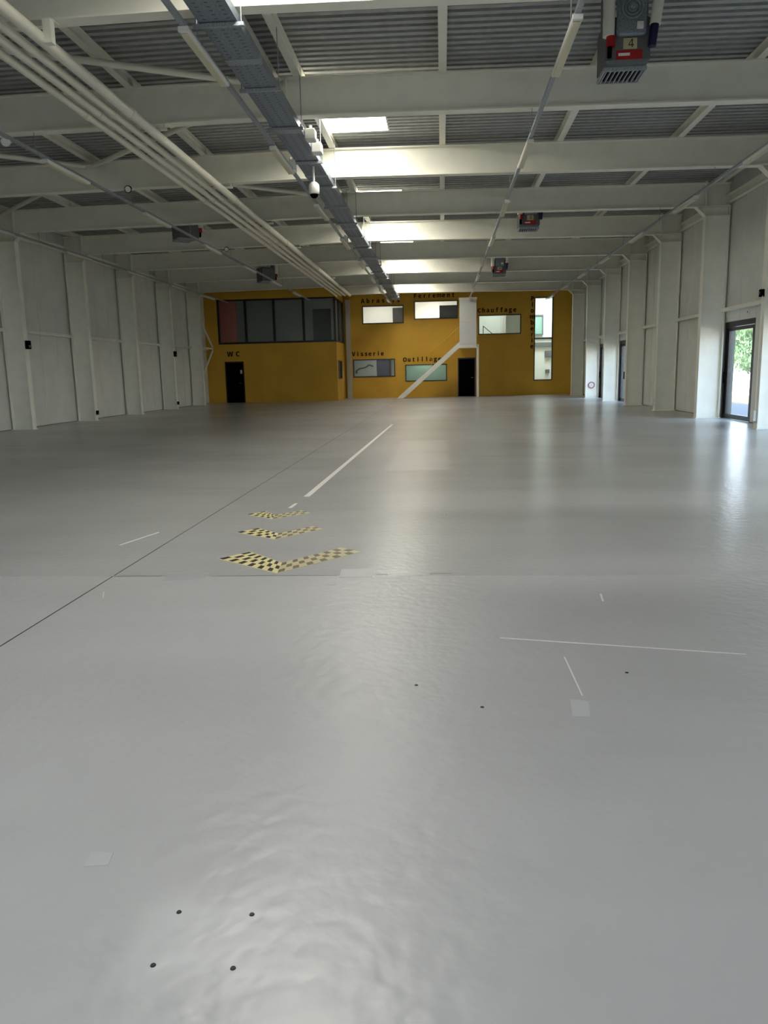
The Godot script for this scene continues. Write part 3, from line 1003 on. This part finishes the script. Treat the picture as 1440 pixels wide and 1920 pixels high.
	room_lamp(rc, Vector3(3.0, 5.9, -47.2), Vector2(1.2, 1.2), 1.8, Color(0.9, 1.0, 0.97))
	room_lamp(rc, Vector3(6.3, 5.9, -46.8), Vector2(1.2, 1.2), 9.0, Color(0.9, 0.98, 1.0))
	room_lamp(up, Vector3(-3.7, 2.7, -46.8), Vector2(0.9, 0.9), 0.45, Color(0.95, 0.96, 1.0))
	room_lamp(up, Vector3(-0.9, 2.7, -45.95), Vector2(0.9, 0.5), 0.7, Color(0.95, 1.0, 0.98))
	# lettering on the wall
	lettering("Abrasifs", "dark lettering over the upper left window, partly behind the cable tray", -4.62, 5.28, -2.3, BACK, 0.22)
	lettering("Ferrement", "dark lettering Ferrement over the brightest upper window", -1.62, 5.48, 0.80, BACK, 0.22)
	lettering("Chauffage", "dark lettering Chauffage over the window right of the landing", 2.0, 4.58, 4.25, BACK, 0.22)
	lettering("Visserie", "dark lettering Visserie over the ground floor office window", -5.2, 2.33, -3.3, BACK, 0.22)
	lettering("Outillage", "dark lettering Outillage over the window crossed by the stair", -2.25, 1.95, 0.0, BACK, 0.22)
	lettering("Plomberie", "dark vertical lettering Plomberie beside the tall window", 5.1, 5.15, -2.62, BACK, 0.22, true)

# ------------------------------------------------------------------ yellow office block
func build_office_block() -> void:
	var zf := -41.8
	var x0 := WL
	var x1 := -5.6
	var dr := [-11.72, 0.0, -10.68, 2.2]
	var s := st()
	wall_with_holes(s, x0, x1, 0, 3.12, zf, zf - 0.16, [dr])
	var t := thing("office_block", "two storey yellow office block with a dark glazed upper floor in the far left corner", "office", Vector3.ZERO)
	obj("front_wall", s, M.yellow, t)
	# side wall with a small window: hole in z
	s = st()
	bx(s, Vector3(x1 - 0.16, 0, -42.25), Vector3(x1, 3.12, zf - 0.16))
	bx(s, Vector3(x1 - 0.16, 0, -43.9), Vector3(x1, 1.15, -42.25))
	bx(s, Vector3(x1 - 0.16, 2.15, -43.9), Vector3(x1, 3.12, -42.25))
	bx(s, Vector3(x1 - 0.16, 0, BACK), Vector3(x1, 3.12, -43.9))
	obj("side_wall", s, M.yellow, t)
	var sw := st()
	bx(sw, Vector3(x1 - 0.1, 1.15, -42.31), Vector3(x1 + 0.01, 2.15, -42.25))
	bx(sw, Vector3(x1 - 0.1, 1.15, -43.9), Vector3(x1 + 0.01, 2.15, -43.84))
	bx(sw, Vector3(x1 - 0.1, 1.15, -43.84), Vector3(x1 + 0.01, 1.21, -42.31))
	bx(sw, Vector3(x1 - 0.1, 2.09, -43.84), Vector3(x1 + 0.01, 2.15, -42.31))
	var swf := obj("side_window", sw, M.frame, t)
	box_part("pane", Vector3(x1 - 0.06, 1.21, -43.84), Vector3(x1 - 0.054, 2.09, -42.31), M.glass, swf)
	box_part("floor_slab", Vector3(x0, 3.0, BACK + 0.01), Vector3(x1 - 0.16, 3.12, zf - 0.16), M.carpet, t)
	box_part("front_fascia", Vector3(x0, 5.45, zf - 0.16), Vector3(x1, 6.05, zf), M.yellow, t)
	box_part("side_fascia", Vector3(x1 - 0.16, 5.45, BACK + 0.005), Vector3(x1, 6.05, zf - 0.16), M.yellow, t)
	box_part("block_roof", Vector3(x0, 5.62, BACK + 0.005), Vector3(x1 - 0.16, 5.7, zf - 0.16), M.roomgrey, t)
	# yellow pier left of the glazing
	box_part("pier", Vector3(x0, 3.12, zf - 0.16), Vector3(-12.0, 5.45, zf), M.yellow, t)
	# glazing
	var gl := Node3D.new()
	gl.name = "glazing"
	t.add_child(gl)
	s = st()
	for x in [-11.95, -10.47, -8.93, -7.33, -5.66]:
		bx(s, Vector3(x - 0.06, 3.12, zf - 0.13), Vector3(x + 0.06, 5.45, zf - 0.01))
	bx(s, Vector3(-11.95, 3.12, zf - 0.12), Vector3(-5.66, 3.22, zf - 0.02))
	bx(s, Vector3(-11.95, 5.37, zf - 0.12), Vector3(-5.66, 5.45, zf - 0.02))
	for z in [-43.4, -45.2]:
		bx(s, Vector3(-5.72, 3.12, z - 0.06), Vector3(-5.61, 5.45, z + 0.06))
	bx(s, Vector3(-5.72, 3.12, -45.2), Vector3(-5.62, 3.22, zf - 0.13))
	bx(s, Vector3(-5.72, 5.37, -45.2), Vector3(-5.62, 5.45, zf - 0.13))
	obj("mullions", s, M.frame, gl)
	var xs := [-11.95, -10.47, -8.93, -7.33, -5.66]
	for i in 4:
		box_part("pane", Vector3(xs[i] + 0.06, 3.22, zf - 0.07), Vector3(xs[i + 1] - 0.06, 5.37, zf - 0.064), M.glass, gl)
	box_part("pane", Vector3(-5.67, 3.22, -43.34), Vector3(-5.664, 5.37, zf - 0.13), M.glass, gl)
	box_part("pane", Vector3(-5.67, 3.22, -45.14), Vector3(-5.664, 5.37, -43.46), M.glass, gl)
	# inside
	box_part("inner_wall", Vector3(-12.5, 3.12, -45.2), Vector3(-5.8, 5.62, -45.1), M.roomgrey, t)
	box_part("red_panel", Vector3(-12.5, 3.12, -42.7), Vector3(-11.18, 5.62, -42.6), M.orange, t).set_meta("label", "orange red panel behind the glazing")
	box_part("inner_door", Vector3(-7.35, 3.12, -45.1), Vector3(-6.32, 5.1, -45.05), M.black, t).set_meta("label", "black door behind the glazing")
	# door
	var d := struct("door_12", "black toilet door in the yellow office block")
	s = st()
	bx(s, Vector3(dr[0], 0, zf - 0.12), Vector3(dr[0] + 0.06, 2.2, zf + 0.015))
	bx(s, Vector3(dr[2] - 0.06, 0, zf - 0.12), Vector3(dr[2], 2.2, zf + 0.015))
	bx(s, Vector3(dr[0] + 0.06, 2.13, zf - 0.12), Vector3(dr[2] - 0.06, 2.2, zf + 0.015))
	obj("door_frame", s, M.frame, d)
	var lf := box_part("door_leaf", Vector3(dr[0] + 0.06, 0.01, zf - 0.09), Vector3(dr[2] - 0.06, 2.13, zf - 0.045), M.black, d)
	box_part("door_sign", Vector3(-10.9, 1.55, zf - 0.045), Vector3(-10.8, 1.75, zf - 0.03), M.white, lf)
	s = st()
	tube(s, Vector3(-10.85, 1.05, zf - 0.045), Vector3(-10.85, 1.05, zf + 0.02), 0.012, 8)
	tube(s, Vector3(-10.84, 1.05, zf + 0.02), Vector3(-10.97, 1.05, zf + 0.02), 0.011, 8)
	obj("door_handle", s, M.galv, lf)
	lettering("WC", "dark letters WC over the toilet door", -11.6, 2.38, -10.78, zf, 0.24)

# ------------------------------------------------------------------ outside
func build_outside() -> void:
	var s := st()
	bx(s, Vector3(WR + 0.3, -0.3, -60), Vector3(11.4, -0.02, FRONT + 0.3))
	bx(s, Vector3(-60, -0.3, FRONT + 0.3), Vector3(11.4, -0.02, 40))
	var a := obj("ground", s, M.asphalt)
	a.set_meta("kind", "structure")
	a.set_meta("label", "shaded asphalt path outside the glazed doors")
	s = st()
	bx(s, Vector3(11.4, -0.3, -60), Vector3(14.4, 0.0, 40))
	var l := obj("lawn", s, M.grassland)
	l.set_meta("kind", "structure")
	l.set_meta("label", "strip of dry grass beyond the asphalt")
	s = st()
	bx(s, Vector3(14.4, -0.3, -220), Vector3(130, -0.03, 60))
	var g := obj("ground", s, M.gravel)
	g.set_meta("kind", "structure")
	g.set_meta("label", "sunlit pale gravel yard")
	var rng := RandomNumberGenerator.new()
	rng.seed = 77
	var spots := [Vector3(39.5, 0, -103), Vector3(43.5, 0, -110), Vector3(40, 0, -150), Vector3(37, 0, -90), Vector3(42, 0, -128)]
	var names := ["broad green tree seen through the nearest glazed door in view", "green tree behind the broad tree at the nearest glazed door", "green tree seen through the far glazed door", "green tree left of the broad tree across the gravel yard", "green tree between the two door views across the gravel"]
	for i in spots.size():
		var t := thing("tree", names[i], "tree", spots[i], "trees beyond the gravel yard")
		s = st()
		tube(s, Vector3(0, -0.2, 0), Vector3(0.1, 2.6, 0), 0.24, 10, 0.17)
		for k in 4:
			var d := Vector3(cos(k * 1.7 + i), 1.4, sin(k * 1.7 + i)).normalized()
			tube(s, Vector3(0.1, 2.4, 0), Vector3(0.1, 2.4, 0) + d * 3.0, 0.11, 8, 0.04)
		obj("trunk", s, M.bark, t)
		var leafm := st()
		quad(leafm, Vector3(-0.14, 0, -0.3), Vector3(0, 0.05, 0.35), Vector3(0.14, 0, -0.3), Vector3(0, -0.03, -0.45))
		var mm := MultiMesh.new()
		mm.transform_format = MultiMesh.TRANSFORM_3D
		mm.mesh = mesh_of(leafm)
		mm.instance_count = 5200
		var lobes := []
		for k in 9:
			lobes.append([Vector3(rng.randf_range(-2.8, 2.8), rng.randf_range(1.4, 7.4), rng.randf_range(-2.8, 2.8)), rng.randf_range(1.4, 2.2)])
		for k in 5200:
			var lb: Array = lobes[k % 9]
			var dir := Vector3(rng.randfn(), rng.randfn(), rng.randfn()).normalized()
			var p: Vector3 = lb[0] + dir * lb[1] * pow(rng.randf(), 0.4)
			var b := Basis.from_euler(Vector3(rng.randf() * TAU, rng.randf() * TAU, rng.randf() * TAU)).scaled(Vector3.ONE * rng.randf_range(0.8, 1.4))
			mm.set_instance_transform(k, Transform3D(b, p))
		var mi := MultiMeshInstance3D.new()
		mi.name = "foliage"
		mi.multimesh = mm
		mi.material_override = M.leaf
		mi.set_meta("kind", "stuff")
		t.add_child(mi)

# ------------------------------------------------------------------ pipes, cable tray
func build_pipes_and_tray() -> void:
	var defs := [[-4.72, 0.075, "thickest and rightmost of four"], [-4.98, 0.055, "second from the right of four"], [-5.20, 0.055, "third from the right of four"], [-5.42, 0.055, "leftmost of four"]]
	for d in defs:
		var t := thing("ceiling_pipe", "long cream pipe under the roof, " + d[2], "pipe", Vector3(d[0], 5.42, 0), "four pipes running the length of the hall")
		var s := st()
		tube(s, Vector3(0, 0, FRONT), Vector3(0, 0, -41.0), d[1], 18)
		obj("run", s, M.pipe, t)
		for z in [-6.4, -12.4, -18.4, -24.4, -30.4, -36.4]:
			s = st()
			tube(s, Vector3(0, 0, z + 0.07), Vector3(0, 0, z - 0.07), d[1] + 0.012, 18)
			obj("coupling", s, M.pipe, t)
	for i in range(1, FRAMES.size() - 1):
		var z: float = FRAMES[i] + 0.16
		var t := thing("pipe_hanger", "galvanised trapeze hanger carrying the four pipes at the %s beam from the camera" % nth(i - 1), "pipe hanger", Vector3(-5.07, 5.3, z), "hangers of the four pipes")
		var s := st()
		bx(s, Vector3(-0.5, 0.205, -0.02), Vector3(0.5, 0.245, 0.02))
		obj("channel", s, M.steel, t)
		for x in [-0.46, 0.46]:
			s = st()
			if i == 1 and x > 0:
				bx(s, Vector3(x - 0.05, 0.05, -0.05), Vector3(x + 0.05, 0.315, 0.05))
			else:
				tube(s, Vector3(x, 0.2, 0), Vector3(x, 0.316, 0), 0.012, 8)
			obj("rod", s, M.steel, t)
		s = st()
		bx(s, Vector3(-0.52, 0.312, -0.16), Vector3(0.52, 0.322, 0.02))
		obj("clip", s, M.steel, t)
	# cable tray on the ridge line
	var tray := thing("cable_tray", "galvanised steel cable tray hung along the ridge from the top left to the far wall", "cable tray", Vector3(-2.55, 5.46, 0))
	var z := FRONT
	while z > -44.5:
		var z1 := maxf(z - 3.0, -44.6)
		var s := st()
		bx(s, Vector3(-0.22, 0, z1 + 0.006), Vector3(0.22, 0.006, z - 0.006))
		bx(s, Vector3(-0.226, 0, z1 + 0.006), Vector3(-0.22, 0.11, z - 0.006))
		bx(s, Vector3(0.22, 0, z1 + 0.006), Vector3(0.226, 0.11, z - 0.006))
		bx(s, Vector3(-0.22, 0.104, z1 + 0.006), Vector3(-0.2, 0.11, z - 0.006))
		bx(s, Vector3(0.2, 0.104, z1 + 0.006), Vector3(0.22, 0.11, z - 0.006))
		var sec := obj("tray_section", s, M.galv_dark, tray)
		# punched slots seen from below
		s = st()
		var q := z - 0.15
		while q > z1 + 0.1:
			for x in [-0.14, 0.0, 0.14]:
				bx(s, Vector3(x - 0.02, -0.0012, q - 0.005), Vector3(x + 0.02, 0.0, q + 0.005))
			q -= 0.1
		var slots := obj("slots", s, M.dark, sec)
		slots.set_meta("kind", "stuff")
		s = st()
		bx(s, Vector3(-0.235, -0.008, z1 - 0.09), Vector3(0.235, -0.001, z1 + 0.09))
		bx(s, Vector3(-0.238, 0, z1 - 0.09), Vector3(-0.226, 0.09, z1 + 0.09))
		bx(s, Vector3(0.226, 0, z1 - 0.09), Vector3(0.238, 0.09, z1 + 0.09))
		obj("splice_plate", s, M.galv, tray)
		z -= 3.0
	for i in FRAMES.size():
		for k in 2:
			var hz: float = FRAMES[i] + 0.2 - k * 2.1
			if hz < -44.3:
				continue
			var s := st()
			bx(s, Vector3(-0.30, -0.05, hz - 0.025), Vector3(0.30, -0.009, hz + 0.025))
			tube(s, Vector3(-0.27, -0.02, hz), Vector3(-0.27, 0.78, hz), 0.008, 6)
			tube(s, Vector3(0.27, -0.02, hz), Vector3(0.27, 0.78, hz), 0.008, 6)
			obj("tray_hanger", s, M.galv, tray)
	# cables lying in the tray
	var cb := thing("cable_bundle", "grey and white cables lying in the cable tray", "cables", Vector3(-2.55, 5.47, 0))
	var rng := RandomNumberGenerator.new()
	rng.seed = 5
	for i in 7:
		var s := st()
		var x := -0.17 + i * 0.055
		var prev := Vector3(x, 0.02, FRONT - 0.2)
		var r := rng.randf_range(0.009, 0.016)
		while prev.z > -44.3:
			var nx := Vector3(clampf(x + rng.randf_range(-0.025, 0.025), -0.19, 0.19), r + 0.003 + rng.randf_range(0, 0.012), prev.z - 1.5)
			tube(s, prev, nx, r, 6)
			prev = nx
		obj("cable", s, M.white if i % 3 == 0 else M.grey, cb)

# ------------------------------------------------------------------ light tracks and lamps
func build_lights() -> void:
	var defs := [
		[-11.30, "left wall", -18.97, 4.6, 5, -41.5],
		[-6.92, "left", -9.35, 4.62, 7, -41.5],
		[-2.83, "ridge", -9.2, 4.62, 8, -45.0],
		[1.52, "right", -9.45, 4.65, 8, -43.4],
		[5.82, "right wall", -14.5, 4.6, 7, -45.0]]
	var protos := {}
	for d in defs:
		var x: float = d[0]
		var y := 5.25
		var where: String = "%s light track" % d[1]
		var t := thing("light_track", "thin galvanised light track hung below the beams, %s" % {"left wall": "along the left wall", "left": "between the left wall and the pipes", "ridge": "just left of the cable tray", "right": "in the right half of the roof", "right wall": "along the right wall"}[d[1]], "light track", Vector3(x, y, 0), "light tracks running the length of the hall")
		var s := st()
		bx(s, Vector3(-0.03, 0.002, d[5]), Vector3(0.03, 0.006, FRONT - 0.1))
		bx(s, Vector3(-0.03, 0.006, d[5]), Vector3(-0.026, 0.05, FRONT - 0.1))
		bx(s, Vector3(0.026, 0.006, d[5]), Vector3(0.03, 0.05, FRONT - 0.1))
		obj("rail", s, M.galv, t)
		for z in FRAMES:
			if z < d[5]:
				continue
			s = st()
			tube(s, Vector3(-0.02, 0.04, z + 0.06), Vector3(-0.02, beam_y(x) - y, z + 0.06), 0.006, 6)
			bx(s, Vector3(-0.04, 0.0, z + 0.04), Vector3(0.04, 0.055, z + 0.08))
			obj("hanger", s, M.galv, t)
		for k in d[4]:
			var z: float = d[2] - k * d[3] - 0.82
			if z < d[5]:
				continue
			var label := "white strip light on the light track %s, %s from the camera" % [{"left wall": "along the left wall", "left": "between left wall and pipes", "ridge": "beside the cable tray", "right": "over the right half", "right wall": "along the right wall"}[d[1]], nth(k)]
			if protos.is_empty():
				var lamp := thing("strip_light", label, "strip light", Vector3(x, y, z), "white strip lights under the tracks")
				s = st()
				bevel_box(s, Vector3(-0.055, -0.055, -0.82), Vector3(0.055, 0.0, 0.82), 0.01)
				obj("body", s, M.white, lamp)
				s = st()
				bevel_box(s, Vector3(-0.048, -0.075, -0.79), Vector3(0.048, -0.055, 0.79), 0.009)
				obj("diffuser", s, M.diffuser, lamp)
				for e in [-1, 1]:
					s = st()
					bevel_box(s, Vector3(-0.06, -0.06, e * 0.83 - 0.02), Vector3(0.06, 0.002, e * 0.83 + 0.02), 0.008)
					obj("end_cap", s, M.white, lamp)
				protos.lamp = lamp
			else:
				dup(protos.lamp, Vector3(x, y, z), label)

# ------------------------------------------------------------------ unit heaters
func build_heaters() -> void:
	var label := "large grey unit heater with a red label hung at the top right"
	var h := thing("unit_heater", label, "heater", Vector3(2.49, 5.4, -11.64), "unit heaters under the roof")
	var s := st()
	bevel_box(s, Vector3(-0.29, 0.0, -0.32), Vector3(0.29, 0.56, 0.32), 0.03)
	obj("casing", s, M.heater if M.has("heater") else M.grey, h)
	# outlet grille underneath at the far side, slats running front to back
	s = st()
	bx(s, Vector3(-0.27, -0.014, -0.30), Vector3(0.27, -0.001, 0.14))
	obj("outlet_recess", s, M.black, h)
	for i in 9:
		s = st()
		var x := -0.24 + i * 0.06
		bar(s, Vector3(x, -0.03, -0.30), Vector3(x, -0.03, 0.14), 0.018, 0.034)
		obj("slat", s, M.galv, h)
	s = st()
	bx(s, Vector3(-0.285, -0.05, 0.14), Vector3(0.285, 0.0, 0.165))
	bx(s, Vector3(-0.285, -0.05, -0.325), Vector3(0.285, 0.0, -0.30))
	bx(s, Vector3(-0.285, -0.05, -0.30), Vector3(-0.262, 0.0, 0.14))
	bx(s, Vector3(0.262, -0.05, -0.30), Vector3(0.285, 0.0, 0.14))
	obj("grille_frame", s, M.galv, h)
	# the side towards the camera: red label, round number plate, fan guard and motor
	box_part("red_label", Vector3(-0.16, 0.03, 0.32), Vector3(0.18, 0.145, 0.326), M.red, h)
	s = st()
	bevel_box(s, Vector3(-0.13, 0.075, 0.326), Vector3(0.02, 0.11, 0.329), 0.001)
	obj("label_mark", s, M.white, h)
	s = st()
	bevel_box(s, Vector3(-0.07, 0.155, 0.32), Vector3(0.11, 0.29, 0.327), 0.003)
	var np := obj("number_plate", s, M.tape_worn, h)
	var tm := TextMesh.new()
	tm.text = "4"
	var font := SystemFont.new()
	font.font_names = PackedStringArray(["Droid Sans"])
	tm.font = font
	tm.font_size = 32
	tm.pixel_size = 0.0042
	tm.depth = 0.004
	put("digit", tm, M.dark, np, Vector3(0.03, 0.222, 0.329))
	s = st()
	bevel_box(s, Vector3(-0.17, 0.30, 0.32), Vector3(0.21, 0.98, 0.40), 0.02)
	var fan := obj("fan_housing", s, M.galv_dark, h)
	for r in [0.05, 0.09, 0.13]:
		s = st()
		for i in 24:
			var a0 := TAU * i / 24
			var a1 := TAU * (i + 1) / 24
			tube(s, Vector3(0.02 + r * cos(a0), 0.62 + r * sin(a0), 0.42), Vector3(0.02 + r * cos(a1), 0.62 + r * sin(a1), 0.42), 0.008, 6)
		obj("guard_ring", s, M.galv, fan)
	s = st()
	tube(s, Vector3(0.02, 0.62, 0.40), Vector3(0.02, 0.62, 0.44), 0.035, 14)
	obj("motor_hub", s, M.galv, fan)
	box_part("junction_box", Vector3(0.08, 0.36, 0.40), Vector3(0.16, 0.44, 0.44), M.white, h)
	# flow and return pipes with valves
	s = st()
	tube(s, Vector3(-0.27, 0.30, 0.36), Vector3(-0.27, 0.86, 0.36), 0.075, 14)
	obj("flue_pipe", s, M.steel, h)
	s = st()
	tube(s, Vector3(-0.24, 0.18, 0.36), Vector3(-0.24, 0.30, 0.36), 0.06, 12)
	obj("red_valve", s, M.red, h)
	s = st()
	tube(s, Vector3(-0.25, 0.05, 0.345), Vector3(-0.25, 0.18, 0.36), 0.03, 10)
	obj("black_elbow", s, M.black, h)
	s = st()
	tube(s, Vector3(0.32, 0.42, 0.36), Vector3(0.36, 0.72, 0.36), 0.07, 14)
	obj("return_pipe", s, M.steel, h)
	s = st()
	tube(s, Vector3(0.29, 0.16, 0.36), Vector3(0.32, 0.42, 0.36), 0.055, 12)
	tube(s, Vector3(0.36, 0.72, 0.36), Vector3(0.38, 0.88, 0.36), 0.06, 12)
	obj("blue_valve", s, M.blue, h)
	for x in [-0.26, 0.26]:
		s = st()
		tube(s, Vector3(x, 0.5, -0.2), Vector3(x, 1.0, -0.2), 0.012, 8)
		tube(s, Vector3(x, 0.5, 0.2), Vector3(x, 1.0, 0.2), 0.012, 8)
		obj("suspension_rod", s, M.galv, h)
	dup(h, Vector3(2.49, 5.4, -23.35), "grey unit heater with a red label under the fifth beam, middle one on the right")
	dup(h, Vector3(2.42, 5.4, -34.12), "smallest grey unit heater on the right, nearest the yellow wall")
	dup(h, Vector3(-7.45, 5.4, -23.2), "dark unit heater left of the four pipes, beside the light track", 2.2)
	dup(h, Vector3(-7.5, 5.4, -33.95), "small dark unit heater left of the four pipes, nearest the office block", 2.2)

# ------------------------------------------------------------------ stair and landing
func build_stairs() -> void:
	var t := thing("staircase", "cream steel staircase rising right to a white panelled landing at the yellow wall", "staircase", Vector3(-2.4, 0, -44.0))
	var n := 16
	for z in [0.45, -0.45]:
		var s := st()
		hexa(s, [Vector3(-0.13, 0, z + 0.015), Vector3(0.25, 0, z + 0.015), Vector3(0.25, 0, z - 0.015), Vector3(-0.13, 0, z - 0.015),
			Vector3(3.4, 3.04, z + 0.015), Vector3(3.4, 2.72, z + 0.015), Vector3(3.4, 2.72, z - 0.015), Vector3(3.4, 3.04, z - 0.015)])
		obj("stringer", s, M.steel, t)
	for i in n:
		var s := st()
		var y := 0.17 * (i + 1)
		var x := -0.13 + y / 0.861
		bx(s, Vector3(x + 0.05, y - 0.04, -0.434), Vector3(x + 0.30, y, 0.434))
		obj("tread", s, M.steel, t)
	var s2 := st()
	bx(s2, Vector3(3.36, 2.68, -1.13), Vector3(4.36, 2.86, 0.5))
	obj("landing", s2, M.steel, t)
	# white panels closing the landing towards the hall
	for k in 2:
		s2 = st()
		bevel_box(s2, Vector3(3.38, 2.87 + k * 1.2, 0.44), Vector3(4.3, 2.87 + k * 1.2 + 1.19, 0.49), 0.008)
		obj("landing_panel", s2, M.white, t)
	s2 = st()
	bx(s2, Vector3(3.35, 5.255, 0.42), Vector3(4.33, 5.36, 0.5))
	obj("top_rail", s2, M.steel, t)
	for k in 2:
		s2 = st()
		bevel_box(s2, Vector3(4.26, 2.87 + k * 1.2, -1.1), Vector3(4.3, 2.87 + k * 1.2 + 1.19, 0.43), 0.008)
		obj("landing_panel", s2, M.white, t)
	s2 = st()
	bevel_box(s2, Vector3(4.31, 0, 0.38), Vector3(4.43, 2.86, 0.50), 0.01)
	obj("post", s2, M.steel, t)
	s2 = st()
	tube(s2, Vector3(1.75, 2.44, -0.45), Vector3(3.36, 3.85, -0.45), 0.022, 8)
	for i in 2:
		var x := 1.8 + i * 1.4
		tube(s2, Vector3(x, 0.2 + x * 0.815, -0.45), Vector3(x, 0.92 + x * 0.868, -0.45), 0.016, 8)
	obj("handrail", s2, M.yellow, t)

# ------------------------------------------------------------------ small things
func build_small_things() -> void:
	# dome camera below the tray
	var c := thing("dome_camera", "white dome security camera on a short pole under the cable tray", "security camera", Vector3(-2.49, 4.95, -16.0))
	var s := st()
	tube(s, Vector3(0, 0.20, 0), Vector3(0, 0.5, 0), 0.022, 10)
	obj("pole", s, M.white, c)
	s = st()
	lathe(s, Vector3.ZERO, [Vector2(0.085, -0.02), Vector2(0.105, 0.0), Vector2(0.108, 0.10), Vector2(0.10, 0.16), Vector2(0.05, 0.205), Vector2(0.0, 0.21)], 20)
	obj("housing", s, M.white, c)
	s = st()
	lathe(s, Vector3.ZERO, [Vector2(0.0, -0.10), Vector2(0.045, -0.09), Vector2(0.075, -0.055), Vector2(0.085, -0.02)], 20)
	obj("dome", s, M.black, c)
	# white boxes clipped beside the tray
	for q in [[Vector3(-2.235, 5.50, -14.2), "white junction box on the right edge of the cable tray, upper one"], [Vector3(-2.235, 5.47, -14.9), "white junction box on the right edge of the cable tray, lower one"], [Vector3(-2.86, 5.36, -15.6), "white junction box between the ridge light track and the cable tray"], [Vector3(-2.86, 5.36, -24.0), "white junction box on the ridge light track, farther along"]]:
		var t := thing("junction_box", q[1], "junction box", q[0], "white junction boxes along the ridge")
		s = st()
		bevel_box(s, Vector3(-0.09, -0.09, -0.12), Vector3(0.09, 0.09, 0.12), 0.015)
		obj("body", s, M.white, t)
		s = st()
		tube(s, Vector3(0, 0.08, 0), Vector3(0, 0.16, 0), 0.03, 10)
		obj("gland", s, M.white, t)
	# spot lamps on the left track
	for q in [[Vector3(-6.62, 5.42, -17.0), "small black ring spot lamp above the left light track, nearer one"], [Vector3(-6.7, 5.38, -24.9), "small black ring spot lamp above the left light track, farther one"], [Vector3(-7.0, 5.27, -12.95), "spot lamp with a white face at the left edge, on the left light track"]]:
		var t := thing("spot_lamp", q[1], "spot lamp", q[0])
		s = st()
		tube(s, Vector3(0, 0, 0.0), Vector3(0.02, -0.05, 0.14), 0.05, 14, 0.075)
		obj("shade", s, M.white if q[0].z > -14.0 else M.black, t)
		s = st()
		tube(s, Vector3(0.02, -0.05, 0.141), Vector3(0.021, -0.052, 0.146), 0.06, 14)
		obj("lens", s, M.white, t)
		s = st()
		tube(s, Vector3(0, 0, 0.03), Vector3(-6.92 - q[0].x, 5.28 - q[0].y, 0.0), 0.01, 8)
		obj("arm", s, M.galv, t)
	# sockets on the columns
	for q in [[Vector3(-12.0, 2.45, -22.1), "black socket box half way up the left column nearest the camera"], [Vector3(-12.0, 2.47, -34.7), "black socket box half way up the left column before the braced bay"], [Vector3(-12.0, 0.28, -26.3), "small dark socket box at the foot of the second left column"], [Vector3(-12.0, 0.28, -34.7), "small dark socket box at the foot of the left column before the braced bay"]]:
		var t := thing("socket_box", q[1], "socket box", q[0])
		var k := 1.0 if q[0].y > 1.0 else 0.6
		s = st()
		bevel_box(s, Vector3(-0.03, -0.12 * k, -0.09 * k), Vector3(0.07 * k, 0.12 * k, 0.09 * k), 0.012)
		obj("body", s, M.black, t)
		s = st()
		bevel_box(s, Vector3(0.07 * k, -0.08 * k, -0.07 * k), Vector3(0.085 * k, -0.01, 0.07 * k), 0.004)
		obj("flap", s, M.grey, t)
	for q in [[Vector3(6.95, 0.30, -26.3), "white socket box at the foot of the second right column in shade"], [Vector3(6.95, 0.30, -17.9), "white socket box at the foot of the nearest right column"]]:
		var t := thing("socket_box", q[1], "socket box", q[0])
		s = st()
		bevel_box(s, Vector3(-0.05, -0.12, -0.07), Vector3(0.03, 0.12, 0.07), 0.012)
		obj("body", s, M.white, t)
		s = st()
		tube(s, Vector3(-0.01, 0.12, 0.05), Vector3(-0.01, 2.6, 0.05), 0.011, 8)
		obj("conduit", s, M.pipe, t)
	var kb := thing("switch_box", "small black switch box on the nearest right column at rail height", "switch box", Vector3(6.93, 2.95, -17.9))
	s = st()
	bevel_box(s, Vector3(-0.03, -0.08, -0.06), Vector3(0.05, 0.08, 0.06), 0.01)
	obj("body", s, M.black, kb)
	s = st()
	bevel_box(s, Vector3(-0.045, -0.03, -0.025), Vector3(-0.03, 0.03, 0.025), 0.004)
	obj("button", s, M.grey, kb)
	var em := thing("exit_sensor", "small white round sensor above the nearest glazed door in view", "sensor", Vector3(WR - 0.001, 2.72, -20.4))
	s = st()
	tube(s, Vector3(0.005, 0, 0), Vector3(-0.05, 0, 0), 0.055, 14, 0.045)
	obj("body", s, M.white, em)
	s = st()
	tube(s, Vector3(-0.05, 0, 0), Vector3(-0.06, 0, 0), 0.02, 10)
	obj("lens", s, M.grey, em)
	# a round sign on the bright column web
	var sg := thing("round_sign", "round white sign with a red ring on the bright right column by the far door", "sign", Vector3(7.28, 0.62, -38.88))
	s = st()
	tube(s, Vector3(0, 0, 0), Vector3(0, 0, 0.012), 0.17, 24)
	obj("plate", s, M.white, sg)
	s = st()
	for i in 24:
		var a0 := TAU * i / 24
		var a1 := TAU * (i + 1) / 24
		tube(s, Vector3(0.14 * cos(a0), 0.14 * sin(a0), 0.014), Vector3(0.14 * cos(a1), 0.14 * sin(a1), 0.014), 0.018, 6)
	obj("ring", s, M.red, sg)
